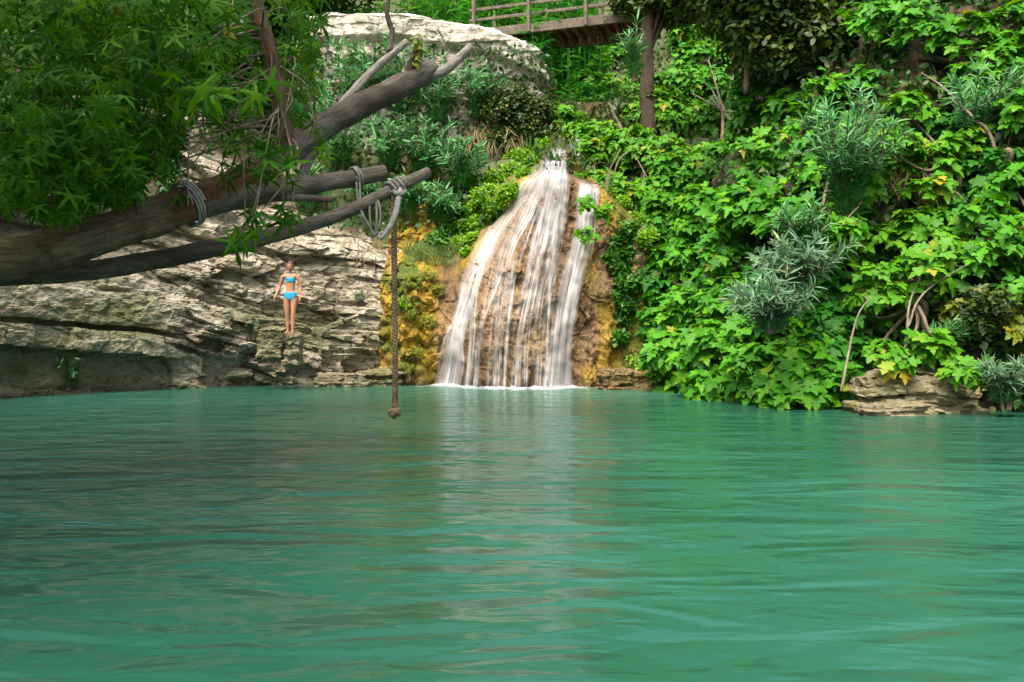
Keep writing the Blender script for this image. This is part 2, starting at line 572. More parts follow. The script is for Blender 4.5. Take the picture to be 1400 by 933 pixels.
h = math_(nt, 'ADD', h1, math_(nt, 'MULTIPLY', h2, .2))
bump(nt, b, h, 1.0, .12)
M['water'] = m

# falling water: white streaks with gaps
m, nt, b = new_mat('falling_water')
uvn = nt.nodes.new('ShaderNodeUVMap'); uvn.uv_map = 'UVMap'
oi = nt.nodes.new('ShaderNodeObjectInfo')
off = nt.nodes.new('ShaderNodeVectorMath'); off.operation = 'ADD'
cmb = nt.nodes.new('ShaderNodeCombineXYZ')
nt.links.new(math_(nt, 'MULTIPLY', oi.outputs['Random'], 40.0), cmb.inputs[0])
nt.links.new(uvn.outputs[0], off.inputs[0]); nt.links.new(cmb.outputs[0], off.inputs[1])
def umap(sc):
    mp = nt.nodes.new('ShaderNodeMapping'); mp.inputs['Scale'].default_value = sc
    nt.links.new(off.outputs[0], mp.inputs['Vector']); return mp.outputs['Vector']
s1 = noise(nt, umap((15, .40, 1)), 1.0, 5, .65, .2)
s2 = noise(nt, umap((48, 1.1, 1)), 1.0, 3, .6)
st = math_(nt, 'ADD', math_(nt, 'MULTIPLY', s1, .7), math_(nt, 'MULTIPLY', s2, .3))
al = math_(nt, 'ADD', math_(nt, 'MULTIPLY', math_(nt, 'SUBTRACT', st, .5), 3.4), attr(nt, 'dens'))
al = math_(nt, 'MULTIPLY', math_(nt, 'MAXIMUM', math_(nt, 'MINIMUM', al, .96), 0.0), attr(nt, 'edge'), True)
b.inputs['Base Color'].default_value = (.70, .73, .76, 1)
b.inputs['Roughness'].default_value = .35
tl = nt.nodes.new('ShaderNodeBsdfTranslucent'); tl.inputs[0].default_value = (.85, .87, .88, 1)
mx0 = nt.nodes.new('ShaderNodeMixShader'); mx0.inputs[0].default_value = .3
nt.links.new(b.outputs[0], mx0.inputs[1]); nt.links.new(tl.outputs[0], mx0.inputs[2])
tr = nt.nodes.new('ShaderNodeBsdfTransparent')
mx = nt.nodes.new('ShaderNodeMixShader')
nt.links.new(al, mx.inputs[0]); nt.links.new(tr.outputs[0], mx.inputs[1]); nt.links.new(mx0.outputs[0], mx.inputs[2])
nt.links.new(mx.outputs[0], nt.nodes['Material Output'].inputs['Surface'])
M['fall'] = m

m, nt, b = new_mat('foam')
al = math_(nt, 'MULTIPLY', attr(nt, 'dens'), ramp(nt, noise(nt, mapping(nt, (1, 1.6, 1)), 7, 6, .7, .5), [(.38, (0, 0, 0)), (.6, (1, 1, 1))]), True)
b.inputs['Base Color'].default_value = (.82, .86, .86, 1)
b.inputs['Roughness'].default_value = .5
tr = nt.nodes.new('ShaderNodeBsdfTransparent')
mx = nt.nodes.new('ShaderNodeMixShader')
nt.links.new(al, mx.inputs[0]); nt.links.new(tr.outputs[0], mx.inputs[1]); nt.links.new(b.outputs[0], mx.inputs[2])
nt.links.new(mx.outputs[0], nt.nodes['Material Output'].inputs['Surface'])
M['foam'] = m
# ------------------------------------------------------------------ terrain
def resample(curve, ds):
    c = np.asarray(curve, float)
    p = smooth_path(c, 400)
    L = np.concatenate([[0], np.cumsum(np.linalg.norm(np.diff(p, axis=0), axis=1))])
    n = int(L[-1] / ds) + 1
    s = np.linspace(0, L[-1], n)
    # fraction (in control-point units) kept so that profiles can be keyed to control points
    k = np.interp(s, L, np.linspace(0, len(c) - 1, 400))
    return np.stack([np.interp(s, L, p[:, i]) for i in range(2)], 1), s, k


def profile_sheet(curve, ds, keys, counts):
    """keys: {control index: [(retreat, z), ...]}; returns base points P0 (n,m,3), outward normals (n,3), s, z, seg"""
    base, s, k = resample(curve, ds)
    T = nrm(np.gradient(base, axis=0))
    N = np.stack([T[:, 1], -T[:, 0]], 1)
    # smooth the normals along the curve
    ker = np.ones(41) / 41
    for a in range(2):
        N[:, a] = np.convolve(np.pad(N[:, a], 20, mode='edge'), ker, 'valid')
    N = nrm(N)
    kk = sorted(keys)
    prof = np.array([keys[i] for i in kk], float)
    seg = np.concatenate([np.linspace(i, i + 1, c, endpoint=False) for i, c in enumerate(counts)] + [[len(counts)]])
    ps = np.stack([[np.interp(seg, np.arange(len(counts) + 1), prof[q, :, a]) for a in range(2)] for q in range(len(kk))])
    R = np.stack([np.interp(k, kk, ps[:, 0, j]) for j in range(len(seg))], 1)
    Z = np.stack([np.interp(k, kk, ps[:, 1, j]) for j in range(len(seg))], 1)
    return base, N, s, k, R, Z, seg


def place(base, N, off, Z):
    V = np.empty(Z.shape + (3,))
    V[..., 0] = base[:, None, 0] + N[:, None, 0] * off
    V[..., 1] = base[:, None, 1] + N[:, None, 1] * off
    V[..., 2] = Z
    return V


def strata(q, s, bounds, prot, seed, blocky=.12, edge=.07):
    i = np.clip(np.searchsorted(bounds, q) - 1, 0, len(bounds) - 2)
    b = np.asarray(bounds)
    th = b[i + 1] - b[i]
    f = (q - b[i]) / th
    r = np.random.default_rng(seed)
    ln = r.uniform(.5, 2.2, len(bounds)); of = r.uniform(0, 5, len(bounds))
    w = s + .12 * vnoise(q * 3, s * 1.0, seed=seed)
    blk = np.floor(w / ln[i] + of[i])
    fr = (w / ln[i] + of[i]) - blk
    rb = _hash(blk, i.astype(float), np.zeros_like(blk), seed) - .5
    d = np.asarray(prot)[i] + rb * 2 * blocky
    rnd = np.clip(np.abs(2 * f - 1), 0, 1) ** 6 * np.minimum(edge, th * .35)
    crack = (np.clip(np.abs(2 * fr - 1), 0, 1) ** 14) * edge
    ck = np.maximum(np.clip(np.abs(2 * f - 1), 0, 1) ** 18 * (f < .5), np.clip(np.abs(2 * fr - 1), 0, 1) ** 40)
    return d - rnd - crack, ck


# --- left cliff -------------------------------------------------------------
Lcurve = [(-6.6, -5), (-6.6, 2), (-6.9, 7), (-8.6, 11.5), (-9.9, 14.8), (-9.3, 16.2), (-8.1, 17.8), (-6.4, 19.4), (-4.3, 20.4), (-2.6, 20.8), (-0.8, 21.1)]
Lkeys = {
    0: [(0, -1.4), (.2, .8), (.5, 1.6), (1, 2.0), (2, 2.4), (9, 4.5), (30, 10)],
    2: [(0, -1.4), (.2, .8), (.4, 1.9), (1, 2.4), (3, 3.2), (9, 6.5), (30, 12)],
    4: [(0, -1.4), (.1, 1.), (.3, 2.4), (1.2, 5), (2.2, 6.5), (5, 9), (26, 16)],
    6: [(0, -1.4), (.1, 1.), (.3, 2.3), (1.3, 4.6), (2.3, 6.5), (5, 8.5), (26, 16)],
    7: [(0, -1.4), (.1, .9), (.4, 2.2), (1.2, 4.0), (2.3, 6.0), (4.5, 7.5), (26, 15)],
    8: [(0, -1.4), (.2, .8), (.5, 2.0), (1.0, 3.1), (2.2, 4.0), (4.5, 6.5), (22, 9)],
    9: [(0, -1.4), (.2, .8), (.5, 1.7), (.8, 2.5), (1.6, 3.3), (4.2, 6.3), (20, 8.5)],
    10: [(0, -1.4), (.2, .8), (.5, 1.7), (.8, 2.5), (1.6, 3.3), (4.2, 6.3), (20, 8.5)],
}
base, N, s, k, R, Z, seg = profile_sheet(Lcurve, .035, Lkeys, [60, 62, 75, 50, 35, 14])
S = np.repeat(s[:, None], Z.shape[1], 1)
Kc = np.repeat(k[:, None], Z.shape[1], 1)
s0 = np.interp(5, k, s)
rr = np.random.default_rng(4)
bnd, pr = [-3, -.55, .20, .98], [.06, .0, -.08]
bnd += [1.43, 1.53, 2.22, 2.30]; pr += [.28, .06, .25, -.05]
zz = 2.30
while zz < 11:
    t = rr.choice([.10, .16, .24, .38, .55], p=[.2, .25, .25, .2, .1])
    zz += t; bnd.append(zz); pr.append(rr.uniform(-.2, .22))
pr.append(0)
q = Z + .10 * (S - s0) + .06 * fbm(S * .5, Z * .3, oct=3, seed=3)
D1, k1 = strata(q, S, bnd, pr, 21, .10, .03)
# thin broken strata towards the middle of the picture
bnd2, pr2, zz = [-3], [], -3
while zz < 12:
    t = rr.choice([.07, .12, .18, .30, .45], p=[.2, .25, .25, .2, .1])
    zz += t; bnd2.append(zz); pr2.append(rr.uniform(-.10, .10))
pr2.append(0)
q2 = Z + .15 * (S - s0) + .12 * fbm(S * .6, Z * .5, oct=2, seed=8)
D2, k2 = strata(q2, S, bnd2, pr2, 33, .08, .02)
k2 = k2 * .6
f1, e1_ = facets(S * .8, q2 * 1.5, 6, .42, .50)
f2, e2_ = facets(S * 2.0 + .25 * vnoise(S * 2, Z * 2, seed=61), q2 * 4.2, 26, .17, .20)
f3, e3_ = facets(S * 5.5, q2 * 10, 36, .07, .09)
D2 = D2 + f1 + f2 + f3 + .10 * fbm(S * .6, Z * .6, oct=2, seed=15)
k2 = np.maximum(k2, .9 * np.exp(-(e1_ / .03) ** 2))
k2 = np.maximum(k2, .6 * np.exp(-(e2_ / .05) ** 2))
D1 = D1 + .30 * f2 + .45 * f3 + .10 * facets(S * .7, q * .6, 46, 1.0, .8)[0]
wgt = sstep(6.35, 7.0, Kc + .15 * vnoise(S * .8, Z * 1.5, seed=2))
D2 = D2 + sstep(.75, .2, Z) * (-.12) * sstep(8.9, 8.2, Kc)
D = D1 * (1 - wgt) + D2 * wgt
top = sstep(3.6, 4.3, seg)[None, :]
rough = .04 * fbm(S * 1.3, Z * 1.3, R, 3, 40) + .022 * fbm(S * 6, Z * 9, R * 4, 3, 41)
D = D * (1 - top) + rough + top * .35 * fbm(S * .5, R * .5, oct=4, seed=44)
V = place(base, N, -R + D, Z + top * .25 * fbm(S * .6, R * .8, oct=4, seed=45))
soil_shade = top * np.ones_like(Z) * sstep(-.3, .5, fbm(S * .7, Z, oct=3, seed=48) + (Kc > 7.2) * .6)
bn = .12 * fbm(S * 1.1, Z * 2, oct=3, seed=58)
band = np.exp(-((q2 + bn - 2.78) / .16) ** 2) * .85 + np.exp(-((q2 + bn - 1.5) / .2) ** 2) * .8 + np.exp(-((q2 + bn - 2.1) / .06) ** 2) * .6
soil_shade = np.maximum(soil_shade, sstep(7.0, 6.5, Kc) * sstep(2.5, 3.1, Z + .15 * vnoise(S, Z, seed=31)) * .75)  # brown tone that paints shade onto the upper left face
soil_shade = np.maximum(soil_shade, band * sstep(6.2, 6.7, Kc) * sstep(8.6, 7.9, Kc) * sstep(-.6, .2, fbm(S * 1.5, Z * 3, oct=3, seed=59)))
mossm = sstep(.05, .7, fbm(S * .5, Z * .7, oct=4, seed=50)) * .6 * sstep(3.0, 1.0, Z) + sstep(.5, .05, Z) * .4
mossm = np.maximum(mossm, sstep(6.9, 6.2, Kc) * sstep(2.8, 1.4, Z) * (.42 + .3 * fbm(S * .9, Z * 2, oct=3, seed=52)))
ochre = sstep(9.15, 9.6, Kc) * sstep(2.6, 2.1, Z) * .9
crk = (k1 * (1 - wgt) + k2 * wgt) * (1 - top) * sstep(-.5, .25, fbm(S * 2, Z * 2, oct=2, seed=55))
wet = sstep(.16, .02, Z + .10 * vnoise(S * 2, Z, seed=4)) * .7
nu, nv = Z.shape
cliff = mesh_obj('rock_cliff', V, grid_faces(nu, nv), M['cliff'], smooth=False, attrs=dict(soil_shade=soil_shade, moss=np.clip(mossm, 0, 1), ochre=ochre, wet=wet, crack=crk))
tag(cliff, 'layered pale limestone cliff with jutting ledges left of the waterfall', 'cliff', kind='structure')
LB = dict(base=base, N=N, k=k)

# --- right bank -------------------------------------------------------------
Rcurve = [(2.6, 21.4), (3.1, 18.9), (3.9, 16.2), (5.2, 14.7), (7.2, 13.6), (8.8, 11.5), (9.0, 6), (9.0, 0), (9.5, -8)]
Rkeys = {0: [(0, -1.4), (.15, .6), (.6, 1.2), (2.0, 4), (3.6, 7.2), (7, 9), (24, 14)],
         3: [(0, -1.4), (.15, .6), (.6, 1.2), (2.2, 4), (3.8, 7.5), (7.5, 10), (24, 17)],
         8: [(0, -1.4), (.15, .6), (.8, 1.2), (2.2, 3.5), (4.8, 6.5), (8.5, 9), (24, 15)]}
base, N, s, k, R, Z, seg = profile_sheet(Rcurve, .07, Rkeys, [20, 24, 36, 36, 24, 14])
S = np.repeat(s[:, None], Z.shape[1], 1)
D = .35 * fbm(S * .5, Z * .5, R * .5, 5, 60) + .12 * fbm(S * 2.2, Z * 2.2, R, 3, 61)
V = place(base, N, -R + D, Z)
bank = mesh_obj('bank', V, grid_faces(*Z.shape), M['bank'], attrs=dict(soil_shade=np.zeros_like(Z), ochre=np.zeros_like(Z),
                moss=sstep(.0, .6, fbm(S * .6, Z * .6, oct=3, seed=63)) * .6, wet=sstep(.2, 0, Z) * .8))
tag(bank, 'steep brown earth bank under the fig thicket right of the waterfall', 'bank', kind='structure')
RB = dict(V=V, N=N, k=k, seg=seg)


# --- travertine mound under the falls ----------------------------------------
_zl = np.array([-1.5, 0, .6, 1.2, 2.1, 3.2, 4.4, 5.55, 6.1])
_xl = np.array([-2.0, -1.85, -2.0, -2.1, -1.7, -.85, 0.0, .72, .85])
_zx = np.array([-1.5, 0, 2, 4, 5.6, 7])
_xx = np.array([.25, .25, .45, .85, 1.2, 1.3])


def smin(a, b, kk):
    h_ = np.clip(.5 + .5 * (b - a) / kk, 0, 1)
    return b * (1 - h_) + a * h_ - kk * h_ * (1 - h_)


def fall_surface(x, z, detail=1.0):
    xl, xa = np.interp(z, _zl, _xl), np.interp(z, _zx, _xx)
    ya = np.interp(z, [-1.5, 0, 1.5, 3.2, 4.6, 5.62, 6.15, 8], [19.2, 19.25, 19.5, 20.1, 20.9, 21.5, 23.0, 29])
    u = np.where(x < xa, (xa - x) / (xa - xl), (x - xa) / np.interp(z, [0, 2, 4, 5.6], [1.6, 1.4, .9, .5]))
    y = ya + 1.35 * np.clip(u, 0, 3) ** 2.4
    # buttress to the right, with a flat lip at its top
    zt = np.interp(x, [.8, 1.3, 2.2, 3.0, 3.6], [4.75, 4.7, 4.2, 3.4, 2.6])
    yr = 19.75 + .10 * np.clip(z, 0, 9) + .28 * np.clip(np.abs(x - 2.0) - .8, 0, 9) ** 2 * 2 + np.clip(1.2 - x, 0, 9) * .6 + 3.2 * np.clip(z - zt, 0, 9) ** 1.15
    y = smin(y, yr, .25)
    # mossy shoulder on the left
    ys = 20.35 + .35 * ((x + 2.45) / .55) ** 2 * np.where(x > -2.45, .5, 1) + .12 * z + 2.2 * np.clip(z - 2.45, 0, 9)
    y = smin(y, ys, .25)
    yb = 21.7 + .2 * np.clip(z, 0, 9)
    y = smin(y, yb + np.clip(z - 3.0, 0, 9) * .55, .4)
    if detail:
        x, z = np.broadcast_arrays(x, z)
        fl = fbm(x * 2.4, z * .55, oct=4, seed=70)
        y = y - .16 * fl
        a, d1, d2 = worley(x * 2.6 + .3 * vnoise(x * 3, z * 3, seed=3), z * 1.9, 12)
        y = y - .13 * np.sqrt(np.clip(1 - d1, 0, 1)) * (.35 + a) * detail
        lm = sstep(-1.5, -2.0, x)
        a, d1, d2 = worley(x * 4.2, z * 4.6, 19)
        y = y - .22 * lm * np.sqrt(np.clip(1 - d1, 0, 1)) * (.4 + a) * detail
        a, d1, d2 = worley(x * 6, z * 4.0, 14)
        y = y - .055 * (1 - d1) * detail
        y = y - .14 * facets(x * 2.2, z * 2.0, 71, 1.0, .8)[0] * detail - .06 * facets(x * 6, z * 5, 72, 1.0, .8)[0] * detail
        y = y - .035 * fbm(x * 9, z * 7, oct=3, seed=75)
    return y


gx, gz = np.arange(-3.1, 4.3, .028), np.concatenate([np.arange(-1.2, 5.9, .028), np.arange(5.9, 8.0, .06)])
GX, GZ = np.meshgrid(gx, gz, indexing='ij')
GY = fall_surface(GX, GZ)
nse = fbm(GX * 1.2, GZ * .7, oct=4, seed=80)
inner = sstep(-2.05, -1.5, GX - np.interp(GZ, _zl, _xl) - 2.0) 
oc = sstep(-1.55, -1.95, GX) * sstep(-.6, .3, nse + .5) * .95
oc = np.maximum(oc, sstep(1.45, 1.7, GX) * sstep(3.6, 2.9, GX) * sstep(-.5, .3, nse + .25) * .75)
rim = np.abs(GX - np.interp(GZ, _zl, _xl))
oc = np.maximum(oc, sstep(.28, .08, rim) * sstep(2.4, 3.0, GZ) * .9)
mo = sstep(2.0, 2.6, GX) * sstep(-.7, .2, nse + .35) * .8
mo = np.maximum(mo, sstep(-1.75, -2.2, GX) * sstep(.0, .5, fbm(GX * 1.7, GZ * 1.6, oct=3, seed=84)) * .9)
mo = np.maximum(mo, sstep(4.9, 5.5, GZ) * .5)
wt = sstep(.30, .04, GZ + .15 * vnoise(GX * 3, GZ, seed=9)) * .8
wt = np.maximum(wt, sstep(.1, .55, fbm(GX * 1.6, GZ * .4, oct=3, seed=88)) * .45 * sstep(-1.9, -1.6, GX) * sstep(1.7, 1.3, GX))
wq = .3 * vnoise(GX * 3, GZ * 3, seed=3)
tck = np.exp(-(worley(GX * 2.6 + wq, GZ * 1.9, 12)[2] / .07) ** 2)
tck = np.maximum(tck, .8 * np.exp(-(worley(GX * 6, GZ * 4.0, 14)[2] / .09) ** 2)) * sstep(-.4, .3, fbm(GX * 2, GZ * 2, oct=3, seed=91))
trav = mesh_obj('travertine', np.stack([GX, GY, GZ], -1), grid_faces(len(gx), len(gz))[:, ::-1], M['travertine'], smooth=False,
                attrs=dict(soil_shade=sstep(5.5, 6.0, GZ) * .9, moss=mo, ochre=oc, wet=wt, crack=tck))
tag(trav, 'tan knobbly travertine mound that the waterfall slides down', 'rock mound', kind='structure')


def on_fall(px, py, it=8):
    Y = 20.0
    for _ in range(it):
        p = P(px, py, Y)
        Y = .5 * Y + .5 * float(fall_surface(np.array(p[0]), np.array(p[2]), 0))
    return P(px, py, Y)


# --- hillside behind, pool bed, water -----------------------------------------
gx = np.arange(-70, 75, 1.0); gy = np.concatenate([np.arange(22.6, 45, .5), np.arange(45, 95, 2.0)])
X, Y = np.meshgrid(gx, gy, indexing='ij')
Zh = 5.2 + np.interp(Y, [22, 24, 29, 33, 36, 45, 95], [-3, 1.0, 2.0, 6.0, 10.5, 13.5, 20]) + np.interp(X, [-40, -8, -2, 4, 8, 40], [7, 2.0, 0, 0, 1.5, 7]) * sstep(26, 38, Y)
Zh = Zh + .5 * fbm(X * .2, Y * .2, oct=4, seed=90)
hill = mesh_obj('hillside', np.stack([X, Y, Zh], -1), grid_faces(len(gx), len(gy)), M['hill'])
tag(hill, 'green wooded hillside rising behind the bridge and falls', 'hill', kind='structure')

gx = np.concatenate([np.arange(-160, -20, 10), np.arange(-20, 20, 1.0), np.arange(20, 161, 10)])
X, Y = np.meshgrid(gx, gx, indexing='ij')
Zg = -1.35 + 1.7 * sstep(-5.5, -8.5, Y) + .2 * fbm(X * .3, Y * .3, oct=3, seed=95)
Zg = Zg + 1.5 * sstep(13, 20, np.abs(X))
g = mesh_obj('ground', np.stack([X, Y, Zg], -1), grid_faces(len(gx), len(gx)), M['ground'])
tag(g, 'sandy bed and shore of the turquoise pool', 'ground', kind='structure')

wx, wy = np.arange(-13, 14.01, .5), np.arange(-9, 24.01, .5)
X, Y = np.meshgrid(wx, wy, indexing='ij')
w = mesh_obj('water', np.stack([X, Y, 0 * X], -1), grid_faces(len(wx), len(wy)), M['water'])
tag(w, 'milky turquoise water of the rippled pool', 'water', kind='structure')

# --- pale outcrop at the top ----------------------------------------------------
oc_curve = [(-9, 28.5), (-7.4, 26.2), (-5.6, 25.2), (-3.2, 24.9), (-1.0, 24.8), (.3, 24.85), (.85, 25.15), (.95, 28)]
def ok(zt, zb=6.2):
    return [(0, zb), (.05, zt - 1.6), (.10, zt - .62), (.12, zt - .1), (.4, zt + .05), (2.4, zt + .35)]
ok_keys = {0: ok(10.2), 3: ok(10.2), 4: ok(9.8), 5: ok(9.3), 6: ok(9.0), 7: ok(8.9)}
base, N, s, k, R, Z, seg = profile_sheet(oc_curve, .04, ok_keys, [30, 40, 30, 16, 30])
S = np.repeat(s[:, None], Z.shape[1], 1)
bnd3, pr3, zz = [4.0], [], 4.0
while zz < 12:
    t = rr.choice([.12, .25, .4, .7]); zz += t; bnd3.append(zz); pr3.append(rr.uniform(-.10, .10))
pr3.append(0)
qs = Z - .03 * S + .07 * fbm(S * .5, Z * .4, oct=3, seed=101)
D, k3 = strata(qs, S, bnd3, pr3, 50, .10, .02)
f1, e1_ = facets(S * .9, qs * 1.1, 66, .16, .12)
f2, e2_ = facets(S * 2.6, qs * 3.6, 76, .09, .10)
k3 = np.maximum(k3, .5 * np.exp(-(e1_ / .03) ** 2))
D = D * .7 + f1 + f2 + .04 * fbm(S * .9, Z * 1.3, R, 4, 104) + .02 * fbm(S * 6, Z * 9, R, 3, 105)
lip = sstep(1.75, 2.0, seg)[None, :]
D = D + lip * .22 - .12 * np.exp(-((seg - 1.82) / .07) ** 2)[None, :]
out = mesh_obj('rock_outcrop', place(base, N, -R + D, Z + .05 * fbm(S * 1.2, R * 1.2, oct=3, seed=107) * sstep(2.5, 3.5, seg)[None, :]), grid_faces(*Z.shape), M['white_rock'], smooth=False,
               attrs=dict(soil_shade=sstep(4.3, 4.9, seg)[None, :] * np.ones_like(Z) * .8, moss=sstep(.35, .8, fbm(S * .8, Z * .8, oct=4, seed=108)) * .5, ochre=0 * Z, wet=0 * Z, crack=k3))
tag(out, 'pale slabbed limestone outcrop under the left end of the bridge', 'rock')


def boulder(name, loc, dims, seed, mat, label, cat='boulder', layered=6.0, mo=.35):
    bm = bmesh.new()
    bmesh.ops.create_cube(bm, size=2)
    bmesh.ops.subdivide_edges(bm, edges=bm.edges[:], cuts=39, use_grid_fill=True)
    V = np.array([v.co[:] for v in bm.verts]); F = np.array([[v.index for v in f.verts] for f in bm.faces])
    bm.free()
    sph = nrm(V)
    V = V * .72 + sph * .36
    dm = np.array(dims)
    W = V * dm
    W = W + sph * (.16 * fbm(W[:, 0] * 2 / dm.mean() * .5, W[:, 1] * 2 / dm.mean() * .5, W[:, 2] * 2 / dm.mean() * .5 + seed, 4, seed) * dm.mean())[:, None]
    th_ = W[:, 2] + .10 * dm[2] * vnoise(W[:, 0] * 2 / dm[0], W[:, 1] * 2 / dm[1], seed=seed)
    lay = np.floor(th_ / dm[2] * layered * .5)
    lf = np.abs(2 * (th_ / dm[2] * layered * .5 - lay) - 1) ** 6
    st_ = np.round(W[:, 2] * layered / dm[2] * .5) * .5
    W[:, :2] *= (1 + .22 * (_hash(lay, 0 * st_, 0 * st_, seed) - .5) - .05 * lf)[:, None]
    ff = facets(W[:, 0] * 2.2 + W[:, 1] * 1.7, W[:, 2] * 5, seed, .3, .25)[0] + .4 * facets(W[:, 0] * 6 + W[:, 1] * 5, W[:, 2] * 11, seed + 40, .3, .25)[0]
    W[:, :2] *= (1 + .45 * ff)[:, None]
    W = W + sph * (.03 * fbm(W[:, 0] * 9, W[:, 1] * 9, W[:, 2] * 9, 3, seed + 2))[:, None]
    o = mesh_obj(name, W, F, mat, smooth=False, attrs=dict(soil_shade=0 * W[:, 0], moss=sstep(-.1, .6, fbm(W[:, 0] * 2, W[:, 1] * 2, W[:, 2] * 2, 3, seed)) * mo,
                                            ochre=0 * W[:, 0], wet=0 * W[:, 0], crack=lf ** 3 * .8))
    o.location = tuple(loc)
    return tag(o, label, cat)


GIRL = P(397, 457, 18.75)
boulder('boulder', GIRL + np.array([.04, .10, -.33]), (.17, .30, .34), 3, M['ledge'], 'squarish mossy block of rock the person stands on')
p = P(372, 463, 18.8); boulder('boulder', p + np.array([0, .1, -.12]), (.24, .3, .30), 8, M['ledge'], 'rounded tan stone beside the block under the feet of the person')
p = P(1262, 548, 13.1); boulder('rock_ledge', (p[0] + .08, 14.45, -.02), (.86, 1.2, .54), 17, M['ledge'], 'flat topped tan rock ledge at the waterline under the right hand thicket', 'rock ledge', 8, .3)
p = P(1215, 562, 13.1); boulder('boulder', (p[0], 13.2, .0), (.5, .4, .16), 23, M['ledge'], 'low wet stone at the foot of the flat rock ledge', mo=.8)
p = P(520, 520, 19.9); boulder('boulder', (p[0], 20.35, .06), (.5, .5, .26), 37, M['ledge'], 'low wet rock at the waterline left of the yellow mossy shoulder', mo=.6)
p = P(470, 520, 19.9); boulder('boulder', (p[0], 20.1, .05), (.6, .5, .20), 41, M['ledge'], 'broad low rock at the waterline right of the ledge with the person', mo=.6)
p = P(860, 532, 18.5); boulder('boulder', (p[0], 19.2, .05), (.5, .55, .34), 43, M['travertine'], 'brown wet boulder at the right foot of the waterfall', mo=.5)
# ------------------------------------------------------------------ waterfall
wf = empty('waterfall', (.6, 19.4, 0), 'white waterfall fanning in streams down the tan travertine mound', 'waterfall')


def stream(path, dens, off=.07, cross=9, nseg=70, drop=True):
    pts = np.array([[*on_fall(a, b), w] for a, b, w in path])
    c = smooth_path(pts, nseg)
    u = np.linspace(-1, 1, cross)
    wid = c[:, 3] / FPX * c[:, 1]
    X = c[:, 0:1] + u[None] * wid[:, None] * .5
    Z = np.repeat(c[:, 2:3], cross, 1)
    X = X + .02 * vnoise(Z * 1.7, X * 2, seed=5)
    Yb = fall_surface(X, Z, .25) - .03
    Y = Yb - off - .06 - .05 * (1 - u[None] ** 2)
    # falling water does not follow hollows: running minimum downwards
    order = np.arange(nseg)
    L = np.concatenate([[0], np.cumsum(np.linalg.norm(np.diff(c[:, :3], axis=0), axis=1))])
    uv = np.stack([(X - c[:, 0:1]), np.repeat(-L[:, None], cross, 1)], -1)
    edge = (1 - np.abs(u) ** 3)[None] * np.ones((nseg, 1))
    t = np.linspace(0, 1, nseg)[:, None]
    edge = edge * sstep(0, .09, t)
    d = (np.interp(np.linspace(0, 1, nseg), np.linspace(0, 1, len(dens)), dens) - .07)[:, None] * np.ones((1, cross))
    return mesh_obj('stream', np.stack([X, Y, Z], -1), grid_faces(nseg, cross), M['fall'], wf,
                    attrs=dict(edge=edge, dens=d), uv=uv.reshape(-1, 2))


# broad main run along the left edge
stream([(758, 202, 12), (739, 232, 22), (712, 268, 30), (675, 320, 36), (650, 372, 34), (635, 420, 28), (622, 470, 28), (610, 531, 36)], [.8, .62, .55, .55, .62, .65])
stream([(761, 202, 12), (744, 240, 24), (717, 300, 30), (692, 350, 28), (684, 410, 26), (678, 470, 22), (674, 531, 24)], [.7, .5, .38, .25, .22, .25])
stream([(766, 202, 12), (757, 250, 22), (743, 310, 26), (730, 370, 24), (716, 430, 26), (708, 480, 20), (705, 531, 20)], [.7, .5, .38, .28, .2, .2])
stream([(770, 202, 10), (769, 250, 20), (764, 300, 22), (757, 350, 20), (744, 410, 26), (737, 470, 22), (734, 531, 22)], [.7, .55, .4, .28, .2, .2])
# strong right hand run from the lip
stream([(800, 247, 30), (799, 280, 27), (796, 318, 26), (787, 360, 32), (775, 410, 34), (768, 460, 36), (764, 500, 40), (761, 531, 46)], [.7, .6, .6, .65, .75, .75], off=.10)
# thin threads
for pth, dn in [
    ([(668, 330, 14), (650, 400, 12), (646, 460, 12), (640, 531, 12)], [.4, .45, .5]),
    ([(690, 360, 12), (664, 430, 10), (655, 480, 10), (652, 531, 12)], [.4, .3, .4]),
    ([(705, 350, 12), (697, 420, 9), (692, 480, 9), (690, 531, 10)], [.35, .25, .35]),
    ([(735, 380, 12), (724, 440, 9), (720, 490, 9), (719, 531, 9)], [.35, .3, .3]),
    ([(755, 360, 14), (752, 420, 10), (749, 480, 10), (748, 531, 10)], [.3, .25, .3]),
    ([(620, 440, 10), (606, 480, 9), (596, 531, 10)], [.3, .3, .35]),
    ([(640, 380, 14), (628, 440, 12), (632, 490, 10), (626, 531, 10)], [.5, .4, .4]),
    ([(812, 250, 14), (812, 285, 10), (808, 330, 9), (800, 380, 8)], [.5, .4, .25])]:
    stream(pth, dn, cross=5, nseg=50)
# thin film over the upper fan
stream([(764, 202, 20), (757, 235, 38), (744, 275, 62), (728, 320, 92), (714, 370, 116), (701, 430, 130)], [.42, .24, .17, .12, .06, 0], off=.05, cross=25)

# far cascade glimpsed above the lip, behind the fig leaves
uc = empty('waterfall', P(783, 215, 23.2), 'small white upper cascade glimpsed behind fig leaves above the main fall', 'waterfall')
n, c_ = 24, 7
top, bot = P(785, 190, 22.6), P(783, 222, 22.2)
t = np.linspace(0, 1, n)[:, None]; u = np.linspace(-1, 1, c_)[None]
Vx = top[0] + (bot[0] - top[0]) * t + u * (.10 + .12 * t) + .05 * np.sin(t * 11)
Vy = top[1] + (bot[1] - top[1]) * t - .05 * (1 - u ** 2) - .1 * np.sin(t * 9)
Vz = top[2] + (bot[2] - top[2]) * t + 0 * u
ob = mesh_obj('stream', np.stack([Vx, Vy, Vz], -1), grid_faces(n, c_), M['fall'], uc, attrs=dict(edge=(1 - np.abs(u) ** 3) * np.ones((n, 1)), dens=np.full((n, c_), .55)),
              uv=np.stack([u * .2 + 0 * t, -t * .9 + 0 * u], -1).reshape(-1, 2))

